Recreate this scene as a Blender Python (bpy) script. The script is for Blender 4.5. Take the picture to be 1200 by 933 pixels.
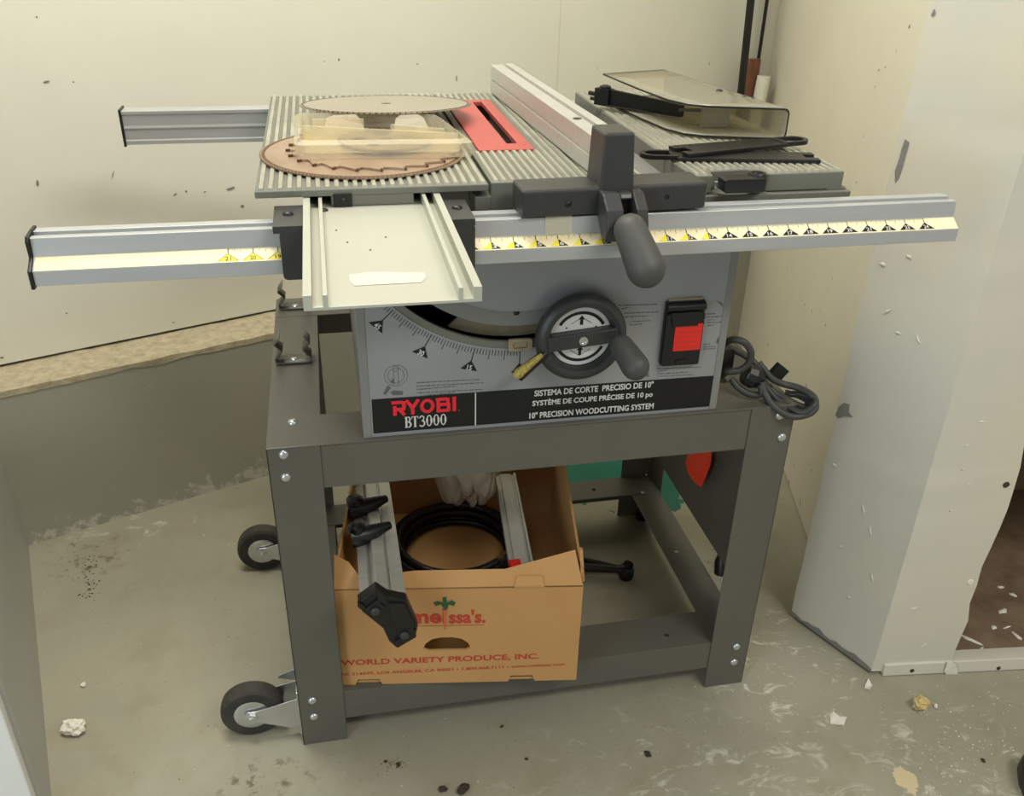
import bpy, bmesh, math, random
from mathutils import Vector, Matrix, noise
from mathutils.geometry import tessellate_polygon

for o in list(bpy.data.objects): bpy.data.objects.remove(o)
S = bpy.context.scene
COL = S.collection
rnd = random.Random(7)

# ------------------------------------------------------------------ camera
F_PX, CAM = 1055.1, Vector((-.0964, -.9436, 1.2014))
_y, _p, _r = [math.radians(a) for a in (12.0822, 28.7531, -1.447)]
FW = Vector((math.sin(_y)*math.cos(_p), math.cos(_y)*math.cos(_p), -math.sin(_p)))
_rt = Vector((math.cos(_y), -math.sin(_y), 0)); _dn = FW.cross(_rt)
RT = _rt*math.cos(_r) + _dn*math.sin(_r)
DN = -_rt*math.sin(_r) + _dn*math.cos(_r)
cd = bpy.data.cameras.new('camera'); co = bpy.data.objects.new('camera', cd); COL.objects.link(co)
cd.sensor_fit = 'HORIZONTAL'; cd.sensor_width = 36; cd.lens = F_PX/1200*36; cd.clip_start = .01
m3 = Matrix((RT, -DN, -FW)).transposed()
co.matrix_world = Matrix.Translation(CAM) @ m3.to_4x4()
S.camera = co

def U(x, y, ax, val):
    """photo pixel -> point where its line of sight meets the plane ax = val"""
    d = FW*F_PX + RT*(x-600) + DN*(y-466.5); i = 'xyz'.index(ax)
    return CAM + d*((val-CAM[i])/d[i])
def UP(x, y, P, n):
    d = FW*F_PX + RT*(x-600) + DN*(y-466.5); n = Vector(n)
    return CAM + d*(((Vector(P)-CAM) @ n)/(d @ n))

# ------------------------------------------------------------------ world and lamps
w = bpy.data.worlds.new('world'); S.world = w; w.use_nodes = True
bg = w.node_tree.nodes['Background']; bg.inputs[0].default_value = (1.0, .985, .90, 1); bg.inputs[1].default_value = .31
def area(name, loc, target, size, sy, power, col):
    l = bpy.data.lights.new(name, 'AREA'); l.shape = 'RECTANGLE'; l.size = size; l.size_y = sy; l.energy = power; l.color = col
    o = bpy.data.objects.new(name, l); COL.objects.link(o); o.location = loc
    o.rotation_euler = (Vector(target)-Vector(loc)).to_track_quat('-Z', 'Y').to_euler(); return o
area('ceiling_lamp_back_offscreen', (-.35, .35, 2.55), (-.3, .45, 0), 1.3, .35, 33, (1, .97, .87))
area('ceiling_lamp_front_offscreen', (1.15, -1.5, 2.5), (.8, 0, .5), 1.3, .35, 24, (1, .97, .88))
area('doorway_left_offscreen', (-1.7, -1.7, 1.2), (-.5, .1, .3), .9, 1.9, 17, (.72, .88, 1))
S.view_settings.view_transform = 'Standard'; S.view_settings.look = 'None'
S.view_settings.exposure = 0.26; S.view_settings.gamma = 1.0; S.view_settings.use_curve_mapping = False

# ------------------------------------------------------------------ materials
def lin(c):
    return tuple(((v/255)/12.92 if v/255 <= .04045 else ((v/255+.055)/1.055)**2.4) for v in c) + (1,)
MATS = {}
def mat(name, c, rough=.6, metal=0, var=.0, scale=8, c2=None, bump=0, bscale=60, spec=.5, specks=None, spd=0.1, sps=40, stretch=None):
    if name in MATS: return MATS[name]
    m = bpy.data.materials.new(name); m.use_nodes = True; nt = m.node_tree; N = nt.nodes; L = nt.links
    b = N['Principled BSDF']; b.inputs['Roughness'].default_value = rough; b.inputs['Metallic'].default_value = metal
    b.inputs['Specular IOR Level'].default_value = spec
    tc = N.new('ShaderNodeTexCoord'); src = tc.outputs['Object']
    if stretch:
        mp = N.new('ShaderNodeMapping'); mp.inputs['Scale'].default_value = stretch; L.new(src, mp.inputs[0]); src = mp.outputs[0]
    col = None
    base = lin(c)
    n = N.new('ShaderNodeTexNoise'); n.inputs['Scale'].default_value = scale; n.inputs['Detail'].default_value = 6; n.inputs['Roughness'].default_value = .62
    L.new(src, n.inputs['Vector'])
    r = N.new('ShaderNodeValToRGB'); r.color_ramp.elements[0].position = .32; r.color_ramp.elements[1].position = .68
    if c2 is None:
        c2l = tuple(min(1, v*(1+var)) for v in base[:3]) + (1,); c1l = tuple(v*(1-var) for v in base[:3]) + (1,)
    else: c1l, c2l = base, lin(c2)
    r.color_ramp.elements[0].color = c1l; r.color_ramp.elements[1].color = c2l
    L.new(n.outputs['Fac'], r.inputs[0]); col = r.outputs[0]
    if specks:
        n2 = N.new('ShaderNodeTexNoise'); n2.inputs['Scale'].default_value = sps; n2.inputs['Detail'].default_value = 4; L.new(src, n2.inputs['Vector'])
        r2 = N.new('ShaderNodeValToRGB'); r2.color_ramp.elements[0].position = 1-.5+.5*(.5-spd); r2.color_ramp.elements[1].position = r2.color_ramp.elements[0].position+.03
        r2.color_ramp.elements[0].color = (0,)*3+(1,); r2.color_ramp.elements[1].color = (1,)*3+(1,)
        L.new(n2.outputs['Fac'], r2.inputs[0])
        mx = N.new('ShaderNodeMix'); mx.data_type = 'RGBA'; L.new(r2.outputs[0], mx.inputs[0]); L.new(col, mx.inputs[6]); mx.inputs[7].default_value = lin(specks); col = mx.outputs[2]
    L.new(col, b.inputs['Base Color'])
    if bump:
        n3 = N.new('ShaderNodeTexNoise'); n3.inputs['Scale'].default_value = bscale; n3.inputs['Detail'].default_value = 5; L.new(src, n3.inputs['Vector'])
        bp = N.new('ShaderNodeBump'); bp.inputs['Strength'].default_value = bump; bp.inputs['Distance'].default_value = .004
        L.new(n3.outputs['Fac'], bp.inputs['Height']); L.new(bp.outputs[0], b.inputs['Normal'])
    MATS[name] = m; return m
def clear(name, c, opacity, rough=.15):
    m = bpy.data.materials.new(name); m.use_nodes = True; nt = m.node_tree; N = nt.nodes; L = nt.links
    b = N['Principled BSDF']; b.inputs['Base Color'].default_value = lin(c); b.inputs['Roughness'].default_value = rough
    t = N.new('ShaderNodeBsdfTransparent'); t.inputs[0].default_value = lin([min(255, v+20) for v in c])
    nz = N.new('ShaderNodeTexNoise'); nz.inputs['Scale'].default_value = 30
    mr = N.new('ShaderNodeMapRange'); mr.inputs[3].default_value = opacity-.08; mr.inputs[4].default_value = opacity+.08
    mx = N.new('ShaderNodeMixShader'); L.new(nz.outputs['Fac'], mr.inputs[0]); L.new(mr.outputs[0], mx.inputs[0])
    L.new(t.outputs[0], mx.inputs[1]); L.new(b.outputs[0], mx.inputs[2]); L.new(mx.outputs[0], N['Material Output'].inputs[0])
    MATS[name] = m; return m

M = dict(
 wall=mat('white_wall_paint', (230,228,214), .55, var=.035, scale=2.2, bump=.05, bscale=9, specks=(150,142,120), spd=.0, sps=14),
 wall2=mat('cream_wall_paint', (222,216,196), .6, var=.04, scale=3, bump=.06, bscale=12),
 column=mat('chalky_column_paint', (206,204,194), .55, c2=(214,206,184), scale=3.5, bump=.16, bscale=14),
 gwall=mat('grey_wall_paint', (176,176,168), .45, var=.05, scale=3, bump=.04),
 blue=mat('white_door_paint', (236,237,234), .4, var=.02),
 curb=mat('grey_curb_paint', (164,164,150), .5, c2=(174,172,156), scale=3, bump=.05, bscale=40),
 sand=mat('bare_concrete', (160,149,124), .9, c2=(196,185,156), scale=42, bump=.6, bscale=160, specks=(120,110,88), spd=-.04, sps=90),
 stand=mat('hammered_grey_paint', (94,92,83), .38, var=.05, scale=6, bump=.10, bscale=420),
 body=mat('grey_body_paint', (128,128,124), .42, var=.03, scale=5),
 silver=mat('silver_panel_print', (150,152,154), .32, metal=.25, var=.03, scale=5),
 table=mat('grey_green_table_paint', (110,111,101), .45, var=.05, scale=9, bump=.05),
 ridge=mat('worn_ridge_metal', (186,184,168), .34, metal=.3, c2=(156,155,142), scale=18),
 alu=mat('satin_aluminium', (200,199,192), .40, metal=.5, var=.05, scale=6, stretch=(1,14,14)),
 railblue=mat('anodised_rail', (184,186,186), .32, metal=.35, var=.05, scale=6, stretch=(1,10,10)),
 plate=mat('pale_painted_extrusion', (184,184,170), .38, metal=.12, var=.03, scale=6),
 wear=mat('worn_pale_patch', (206,205,190), .5, var=.02),
 red=mat('red_insert_paint', (182,84,78), .42, var=.05, scale=14),
 black=mat('black_plastic', (20,20,21), .38, var=.10, scale=20),
 dkgrey=mat('dark_grey_casting', (54,54,54), .38, var=.08, scale=16, bump=.08, bscale=130, specks=(150,150,146), spd=-.29, sps=55),
 rubber=mat('dark_grey_grip', (72,72,69), .55, var=.06, scale=30, bump=.05),
 tyre=mat('black_tyre_rubber', (44,43,41), .75, c2=(66,62,54), scale=25, bump=.3, bscale=120),
 zinc=mat('zinc_plate', (205,208,208), .25, metal=.8, var=.06, scale=14),
 steel=mat('dull_steel', (170,160,145), .35, metal=.6, c2=(140,124,106), scale=8),
 pale=mat('pale_thin_steel', (176,168,150), .28, metal=.45, var=.05, scale=10),
 rust=mat('brown_stained_blade', (156,130,108), .42, metal=.4, c2=(178,158,136), scale=12, bump=.05),
 darkteeth=mat('rusty_dark_teeth', (92,62,38), .6, var=.2, scale=60),
 kraft=mat('kraft_cardboard', (196,150,96), .8, c2=(188,141,86), scale=5, bump=.03),
 kraftin=mat('kraft_cardboard', (196,150,96)),
 rprint=mat('red_print', (186,62,44), .7), gprint=mat('green_print', (44,92,48), .7), oprint=mat('orange_print', (208,110,70), .7),
 bprint=mat('black_print', (7,7,8), .5), wprint=mat('white_print', (206,206,202), .5), redlogo=mat('red_logo_print', (226,36,52), .5),
 redlab=mat('red_label', (230,40,32), .5, var=.03), scale=mat('cream_scale_tape', (240,228,190), .5, c2=(236,220,176), scale=30),
 yel=mat('yellow_print', (234,218,50), .5), grprint=mat('grey_print', (92,92,92), .6),
 cloth=mat('beige_canvas', (172,158,132), .9, var=.06, scale=10, bump=.25, bscale=500),
 cord=mat('grey_cord_rubber', (60,60,57), .5, var=.06, scale=30),
 orange=mat('orange_tag', (250,60,28), .45),
 brownp=mat('brown_pipe', (124,78,56), .4, var=.12, scale=20), whitep=mat('white_pipe', (226,222,204), .4, var=.03),
 plaster=mat('white_plaster', (232,226,212), .9, var=.05, scale=60, bump=.5, bscale=120),
 ochre=mat('ochre_lump', (196,164,98), .9, c2=(226,206,156), scale=80, bump=.6, bscale=160),
 chipgrey=mat('bare_grey_patch', (132,130,122), .8, var=.1, scale=30),
 alcove=mat('dusty_alcove_floor', (112,90,70), .9, c2=(146,124,100), scale=14, specks=(226,216,198), spd=-.05, sps=26),
 board=mat('brown_board', (128,106,84), .85, var=.08, scale=6), dark=mat('dark_board', (60,52,42), .9, var=.1), brass=mat('dusty_brass', (150,138,112), .5, var=.15, scale=60),
 tape=mat('speckled_yellow_tape', (196,176,84), .5, c2=(120,104,50), scale=300),
 soil=mat('dark_debris', (60,50,40), .9, var=.2),
 pink=mat('red_plastic', (200,30,34), .4))
M['clear'] = clear('smoked_clear_plastic', (196,192,174), .42, .12)
M['case'] = clear('milky_clear_plastic', (236,230,212), .34, .18)

def floor_mat():
    m = bpy.data.materials.new('painted_concrete_floor'); m.use_nodes = True; nt = m.node_tree; N = nt.nodes; L = nt.links
    b = N['Principled BSDF']; tc = N.new('ShaderNodeTexCoord'); P = tc.outputs['Object']
    def noise_(sc, det=6, ro=.6, vec=P, dist=0):
        n = N.new('ShaderNodeTexNoise'); n.inputs['Scale'].default_value = sc; n.inputs['Detail'].default_value = det; n.inputs['Roughness'].default_value = ro
        n.inputs['Distortion'].default_value = dist; L.new(vec, n.inputs['Vector']); return n.outputs['Fac']
    def ramp(f, a, c, ca=0, cb=1):
        r = N.new('ShaderNodeMapRange'); r.inputs[1].default_value = a; r.inputs[2].default_value = c; r.inputs[3].default_value = ca; r.inputs[4].default_value = cb; L.new(f, r.inputs[0]); return r.outputs[0]
    def math_(op, a, c):
        n = N.new('ShaderNodeMath'); n.operation = op
        for i, v in enumerate((a, c)):
            if isinstance(v, (int, float)): n.inputs[i].default_value = v
            else: L.new(v, n.inputs[i])
        return n.outputs[0]
    def mixc(f, a, c):
        n = N.new('ShaderNodeMix'); n.data_type = 'RGBA'
        for i, v in ((0, f), (6, a), (7, c)):
            if isinstance(v, (tuple, float)): n.inputs[i].default_value = v
            else: L.new(v, n.inputs[i])
        return n.outputs[2]
    def blob(cx, cy, rx, ry):      # 1 at centre, 0 at rim, negative outside
        mp = N.new('ShaderNodeVectorMath'); mp.operation = 'SUBTRACT'; L.new(P, mp.inputs[0]); mp.inputs[1].default_value = (cx, cy, 0)
        sc = N.new('ShaderNodeVectorMath'); sc.operation = 'MULTIPLY'; L.new(mp.outputs[0], sc.inputs[0]); sc.inputs[1].default_value = (1/rx, 1/ry, 0)
        ln = N.new('ShaderNodeVectorMath'); ln.operation = 'LENGTH'; L.new(sc.outputs[0], ln.inputs[0])
        return math_('SUBTRACT', 1.0, ln.outputs['Value'])
    col = mixc(ramp(noise_(2.4), .35, .68), lin((148,145,127)), lin((162,157,137)))
    col = mixc(ramp(noise_(9, 8), .5, .72, 0, .5), col, lin((138,130,104)))
    col = mixc(ramp(noise_(120, 3), .62, .72, 0, .35), col, lin((112,104,82)))
    # light scuffs and scrapes
    mp = N.new('ShaderNodeMapping'); mp.inputs['Rotation'].default_value = (0,0,.5); mp.inputs['Scale'].default_value = (1,1.8,1); L.new(P, mp.inputs[0])
    scr = ramp(noise_(16, 8, .7, mp.outputs[0], 1.2), .56, .66)
    for cx, cy, rx, ry, k in ((.64,.13,.17,.17,1.0), (.35,-.02,.30,.14,.28), (.60,-.06,.35,.14,.35), (-.6,.77,.2,.07,.5), (.95,-.12,.3,.14,.4)):
        f = math_('MULTIPLY', scr, math_('MULTIPLY', ramp(blob(cx, cy, rx, ry), 0, .5), k)); col = mixc(f, col, lin((232,230,214)))
    dust = math_('MULTIPLY', ramp(blob(.64,.10,.16,.13), -.1, .7), .35); col = mixc(dust, col, lin((206,200,180)))
    # left-over teal paint
    tealf = math_('ADD', blob(.47,.80,.21,.13), math_('MULTIPLY', math_('SUBTRACT', noise_(9, 7, .65), .5), 3.2))
    col = mixc(ramp(tealf, .12, .15), col, lin((8,98,80)))
    tealf2 = math_('ADD', blob(.62,.70,.05,.09), math_('MULTIPLY', math_('SUBTRACT', noise_(13, 7, .65), .5), 2.6))
    col = mixc(ramp(tealf2, .1, .13), col, lin((8,98,80)))
    # pale dried spill
    sp = math_('ADD', blob(.731,-.133,.022,.026), math_('MULTIPLY', math_('SUBTRACT', noise_(50, 4, .6), .5), 1.6))
    col = mixc(ramp(sp, .1, .16), col, lin((206,190,152)))
    # brown dirt along the left
    for cx, cy, rx, ry in ((-.64,.67,.10,.10), (-.26,.05,.10,.05), (-.05,-.09,.05,.04), (.68,.42,.07,.10)):
        f = math_('MULTIPLY', ramp(noise_(45, 6, .7), .54, .62), ramp(blob(cx, cy, rx, ry), 0, .6)); col = mixc(math_('MULTIPLY', f, .75), col, lin((88,72,52)))
    L.new(col, b.inputs['Base Color'])
    L.new(ramp(noise_(6, 5), .3, .7, .30, .55), b.inputs['Roughness'])
    bp = N.new('ShaderNodeBump'); bp.inputs['Strength'].default_value = .12; bp.inputs['Distance'].default_value = .004; L.new(noise_(70, 6), bp.inputs['Height']); L.new(bp.outputs[0], b.inputs['Normal'])
    return m
M['floor'] = floor_mat()
def curb_stain(m):
    nt = m.node_tree; N = nt.nodes; L = nt.links; b = N['Principled BSDF']; src = b.inputs['Base Color'].links[0].from_socket
    tc = N.new('ShaderNodeTexCoord'); sx = N.new('ShaderNodeSeparateXYZ'); L.new(tc.outputs['Object'], sx.inputs[0])
    mz = N.new('ShaderNodeMapRange'); mz.inputs[1].default_value = .085; mz.inputs[2].default_value = .0; L.new(sx.outputs['Z'], mz.inputs[0])
    n = N.new('ShaderNodeTexNoise'); n.inputs['Scale'].default_value = 26; n.inputs['Detail'].default_value = 8; n.inputs['Roughness'].default_value = .7; L.new(tc.outputs['Object'], n.inputs['Vector'])
    ad = N.new('ShaderNodeMath'); ad.operation = 'MULTIPLY_ADD'; L.new(mz.outputs[0], ad.inputs[0]); ad.inputs[1].default_value = .20; L.new(n.outputs['Fac'], ad.inputs[2])
    mr = N.new('ShaderNodeMapRange'); mr.inputs[1].default_value = .67; mr.inputs[2].default_value = .74; L.new(ad.outputs[0], mr.inputs[0])
    mx = N.new('ShaderNodeMix'); mx.data_type = 'RGBA'; L.new(mr.outputs[0], mx.inputs[0]); L.new(src, mx.inputs[6]); mx.inputs[7].default_value = lin((206,204,192)); L.new(mx.outputs[2], b.inputs['Base Color'])
curb_stain(M['curb'])

# ------------------------------------------------------------------ mesh helpers
class MB:
    def __init__(s): s.v = []; s.f = []; s.m = []
    def add(s, vs, fs, mi=0):
        o = len(s.v); s.v += [Vector(v) for v in vs]; s.f += [tuple(i+o for i in f) for f in fs]; s.m += [mi]*len(fs); return s
    def box(s, x0, x1, y0, y1, z0, z1, mi=0, T=None):
        vs = [Vector((x, y, z)) for z in (z0, z1) for y in (y0, y1) for x in (x0, x1)]
        if T: vs = [T @ v for v in vs]
        return s.add(vs, [(0,2,3,1), (4,5,7,6), (0,1,5,4), (2,6,7,3), (0,4,6,2), (1,3,7,5)], mi)
    def hexa(s, p, mi=0):      # 4 bottom, 4 top (each counter-clockwise from above)
        return s.add(p, [(3,2,1,0), (4,5,6,7), (0,1,5,4), (1,2,6,5), (2,3,7,6), (3,0,4,7)], mi)
    def prism(s, polys, fr, a, b, mi=0):
        """polys: outer ring then holes, 2D; fr(u, v, w) -> 3D; extruded w = a..b"""
        flat = [p for r in polys for p in r]
        tris = tessellate_polygon([[Vector((p[0], p[1], 0)) for p in r] for r in polys])
        n = len(flat); vs = [fr(p[0], p[1], a) for p in flat] + [fr(p[0], p[1], b) for p in flat]; fs = []
        for t in tris: fs += [(t[2], t[1], t[0]), (t[0]+n, t[1]+n, t[2]+n)]
        o = 0
        for r in polys:
            k = len(r)
            for i in range(k): j = (i+1) % k; fs.append((o+i, o+j, o+j+n, o+i+n))
            o += k
        return s.add(vs, fs, mi)
    def tube(s, pts, r, seg=10, mi=0, closed=False, cap=True):
        pts = [Vector(p) for p in pts]; n = len(pts); rs = r if isinstance(r, (list, tuple)) else [r]*n
        rings = []; up = Vector((0,0,1)); prev = None
        for i, p in enumerate(pts):
            a = pts[(i-1) % n] if (closed or i) else p; c = pts[(i+1) % n] if (closed or i < n-1) else p
            t = (c-a).normalized()
            if prev is None: x = t.cross(up if abs(t.z) < .9 else Vector((1,0,0))).normalized()
            else: x = (prev - t*prev.dot(t)).normalized()
            prev = x; y = t.cross(x); rings.append([p + (x*math.cos(2*math.pi*k/seg) + y*math.sin(2*math.pi*k/seg))*rs[i] for k in range(seg)])
        vs = [q for r_ in rings for q in r_]; fs = []
        for i in range(n if closed else n-1):
            j = (i+1) % n
            for k in range(seg): l = (k+1) % seg; fs.append((i*seg+k, i*seg+l, j*seg+l, j*seg+k))
        if cap and not closed: fs += [tuple(range(seg))[::-1], tuple((n-1)*seg+k for k in range(seg))]
        return s.add(vs, fs, mi)
    def lathe(s, o, ax, prof, seg=32, mi=0, ref=None):
        """prof: list of (radius, distance along ax)"""
        ax = Vector(ax).normalized(); x = ax.orthogonal().normalized() if ref is None else Vector(ref); y = ax.cross(x); o = Vector(o)
        vs = [o + ax*h + (x*math.cos(2*math.pi*k/seg) + y*math.sin(2*math.pi*k/seg))*r for r, h in prof for k in range(seg)]; fs = []
        for i in range(len(prof)-1):
            for k in range(seg): l = (k+1) % seg; fs.append((i*seg+k, i*seg+l, (i+1)*seg+l, (i+1)*seg+k))
        fs += [tuple(range(seg))[::-1], tuple((len(prof)-1)*seg+k for k in range(seg))]
        return s.add(vs, fs, mi)
    def build(s, name, ms, parent=None, bevel=0, smooth=False, kind=None, seg=2, clean=False):
        me = bpy.data.meshes.new(name)
        off = wloc(parent) if parent else Vector()
        me.from_pydata([v-off for v in s.v], [], s.f)
        for m in (ms if isinstance(ms, (list, tuple)) else [ms]): me.materials.append(M[m])
        me.polygons.foreach_set('material_index', s.m)
        bm = bmesh.new(); bm.from_mesh(me)
        if clean: bmesh.ops.remove_doubles(bm, verts=bm.verts, dist=1e-5)
        bmesh.ops.recalc_face_normals(bm, faces=bm.faces); bm.to_mesh(me); bm.free()
        o = bpy.data.objects.new(name, me); COL.objects.link(o)
        if parent: o.parent = parent
        if bevel:
            b = o.modifiers.new('bevel', 'BEVEL'); b.width = bevel; b.segments = seg; b.limit_method = 'ANGLE'; b.angle_limit = math.radians(35)
        if smooth:
            for p in me.polygons: p.use_smooth = True
            me.set_sharp_from_angle(angle=math.radians(smooth if smooth is not True else 40))
        if kind: o['kind'] = kind
        return o
def wloc(o):
    v = Vector()
    while o: v += o.location; o = o.parent
    return v
def empty(name, loc, label, cat, group=None):
    o = bpy.data.objects.new(name, None); COL.objects.link(o); o.location = loc; o.empty_display_size = .05
    return tag(o, label, cat, group)
def tag(o, label, cat, group=None):
    o['label'] = label; o['category'] = cat
    if group: o['group'] = group
    return o
def struct(o): o['kind'] = 'structure'; return o
XZ = lambda y0: (lambda u, v, w: Vector((u, y0-w, v)))       # drawing plane facing the camera side (-Y)
XY = lambda u, v, w: Vector((u, v, w))
YZ = lambda u, v, w: Vector((w, u, v))
def arc(cx, cy, r, a0, a1, n): return [(cx + r*math.cos(math.radians(a0+(a1-a0)*i/n)), cy + r*math.sin(math.radians(a0+(a1-a0)*i/n))) for i in range(n+1)]
def rrect(x0, x1, y0, y1, r, n=4):
    return arc(x1-r, y0+r, r, -90, 0, n) + arc(x1-r, y1-r, r, 0, 90, n) + arc(x0+r, y1-r, r, 90, 180, n) + arc(x0+r, y0+r, r, 180, 270, n)
def spline(pts, n=8):
    pts = [Vector(p) for p in pts]; out = []
    P = [pts[0]] + pts + [pts[-1]]
    for i in range(1, len(P)-2):
        for k in range(n):
            t = k/n; a, b, c, d = P[i-1:i+3]
            out.append(.5*((2*b) + (c-a)*t + (2*a-5*b+4*c-d)*t*t + (3*b-a-3*c+d)*t**3))
    return out + [pts[-1]]
def text_mesh(txt, bold=0, shear=0, space=1.0):
    c = bpy.data.curves.new('t', 'FONT'); c.body = txt; c.size = 1; c.offset = bold; c.shear = shear; c.space_character = space; c.resolution_u = 3
    o = bpy.data.objects.new('t', c); COL.objects.link(o); dg = bpy.context.evaluated_depsgraph_get(); dg.update()
    me = bpy.data.meshes.new_from_object(o.evaluated_get(dg)); vs = [v.co.copy() for v in me.vertices]; fs = [tuple(p.vertices) for p in me.polygons]
    bpy.data.objects.remove(o); bpy.data.meshes.remove(me)
    return vs, fs
def put_text(mb, txt, fr, u0, u1, v0, v1, w=0.0006, bold=0, mi=0, slope=0, shear=0, space=1.0):
    vs, fs = text_mesh(txt, bold, shear, space)
    xs = [v.x for v in vs]; ys = [v.y for v in vs]; ax, bx, ay, by = min(xs), max(xs), min(ys), max(ys)
    out = []
    for v in vs:
        s = (v.x-ax)/(bx-ax); t = (v.y-ay)/(by-ay); out.append(fr(u0+(u1-u0)*s, v0+(v1-v0)*t+slope*s, w))
    mb.add(out, fs, mi); return mb
def quad(mb, fr, pts, w=.0005, mi=0):
    mb.add([fr(p[0], p[1], w) for p in pts], [tuple(range(len(pts)))], mi)
_sk = [0]
def stroke(mb, fr, pts, wd, w=.0005, mi=0):
    pts = [Vector(p) for p in pts]
    for a, b in zip(pts, pts[1:]):
        d = (b-a).normalized(); n = Vector((-d.y, d.x))*wd/2
        _sk[0] += 1; quad(mb, fr, [a-n, b-n, b+n, a+n], w+(_sk[0] % 9)*.00002, mi)

# ================================================================== THE SETTING
AB = math.radians(21.3); BD = Vector((math.cos(AB), math.sin(AB), 0)); BN = Vector((-math.sin(AB), math.cos(AB), 0))
CP = Vector((-.495, .833, 0)); ZC = .3584; WD = .113
fm = MB().add([(-1.9,-2.2,0), (2.4,-2.2,0), (2.4,2.6,0), (-1.9,2.6,0)], [(0,1,2,3)]); struct(fm.build('floor', 'floor'))
def bpt(s, n, z): return CP + BD*s + BN*n + Vector((0,0,z))
s0, s1 = -.95, 2.05
# curb: painted face and rough bare top
cb = MB().hexa([bpt(s0,0,0), bpt(s1,0,0), bpt(s1,.3,0), bpt(s0,.3,0), bpt(s0,0,ZC-.004), bpt(s1,0,ZC-.004), bpt(s1,.3,ZC-.004), bpt(s0,.3,ZC-.004)])
curb = struct(cb.build('trim_1', 'curb')); curb['label'] = 'grey painted concrete curb along the foot of the white wall'
n = 110; tv = []; tf = []
for i in range(n+1):
    s = s0+(s1-s0)*i/n
    for j, (nn, zz) in enumerate(((0, -.012), (0, 0), (.03, 0), (.065, 0), (.12, 0))):
        e = noise.noise(Vector((s*9, j, 0)))*.004 + noise.noise(Vector((s*40, j*3, 1)))*.0025
        zz2 = ZC + zz + (noise.noise(Vector((s*22, j*2, 4)))*.003 if j else noise.noise(Vector((s*16, 9, 4)))*.008)
        tv.append(bpt(s, (nn - .0015 + (abs(e) if j == 1 else 0)) if j < 2 else nn, zz2))
for i in range(n):
    for j in range(4): a = i*5+j; tf.append((a, a+5, a+6, a+1))
MB().add(tv, tf).build('rough_concrete_top', 'sand', curb, smooth=50)
# white wall
wb = MB()
wb.hexa([bpt(s0,WD,ZC+.006), bpt(s1,WD,ZC+.006), bpt(s1,WD+.1,ZC+.006), bpt(s0,WD+.1,ZC+.006), bpt(s0,WD,2.7), bpt(s1,WD,2.7), bpt(s1,WD+.1,2.7), bpt(s0,WD+.1,2.7)])
wall_back = struct(wb.build('wall_back', 'wall'))
WF = lambda u, v, w: bpt(u, WD-w, v)
def wall_px(x, y):
    p = UP(x, y, bpt(0, WD, 0), BN); return ((p-CP) @ BD, p.z)
def scuff(fr, c, r1, r2, ang, seed):
    rr = random.Random(seed); pts = []
    for k in range(9):
        a = 2*math.pi*k/9; q = .6+.6*rr.random(); x, y = r1*math.cos(a)*q, r2*math.sin(a)*q
        pts.append((c[0]+x*math.cos(ang)-y*math.sin(ang), c[1]+x*math.sin(ang)+y*math.cos(ang)))
    return pts
for k, (x, y, a, b_, g) in enumerate([(54,96,.010,.004,.1), (397,70,.005,.004,.5), (270,221,.014,.006,.1), (205,228,.010,.003,.6), (218,224,.004,.004,0), (284,242,.006,.006,0),
        (132,205,.013,.0018,1.1), (43,20,.004,.003,0), (86,96,.004,.002,0), (380,72,.003,.002,1), (489,75,.004,.003,.6), (535,92,.003,.012,.1), (831,75,.012,.0015,1.9),
        (203,378,.004,.003,0), (78,367,.004,.003,2), (2,419,.006,.004,0), (320,232,.003,.002,0), (240,225,.004,.003,.4), (700,80,.003,.002,0), (44,215,.004,.012,0)]):
    mb = MB(); quad(mb, WF, scuff(WF, wall_px(x, y), a*.62, b_*.62, g, k), .0008); mb.build('scuff_mark', 'chipgrey', wall_back)
mb = MB(); su = wall_px(655, 50)[0]; stroke(mb, WF, [(su, ZC), (su, 2.6)], .003, .0006); mb.build('panel_seam', 'wall2', wall_back)
# right wall from the far corner to behind the column
K = Vector((1.194, 1.613, 0)); RW = Vector((.905, .585, 0)); rd = (RW-K).normalized(); R2 = RW + rd*.32
rn = Vector((-rd.y, rd.x, 0)); rn = -rn if rn.x > 0 else rn          # faces -X
def vwall(a, b, th, z0, z1):
    a = Vector(a); b = Vector(b); d = (b-a).normalized(); nrm = Vector((-d.y, d.x, 0))
    return [a+Vector((0,0,z0)), b+Vector((0,0,z0)), b+nrm*th+Vector((0,0,z0)), a+nrm*th+Vector((0,0,z0)), a+Vector((0,0,z1)), b+Vector((0,0,z1)), b+nrm*th+Vector((0,0,z1)), a+nrm*th+Vector((0,0,z1))]
wall_right = struct(MB().hexa(vwall(K-rd*.2, R2, .08, 0.004, 2.7)).build('wall_right', 'wall2'))
RF = lambda u, v, w: K + rd*u + rn*w + Vector((0,0,v))
def rw_px(x, y): p = UP(x, y, K, rn); return ((p-K) @ rd, p.z)
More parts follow.
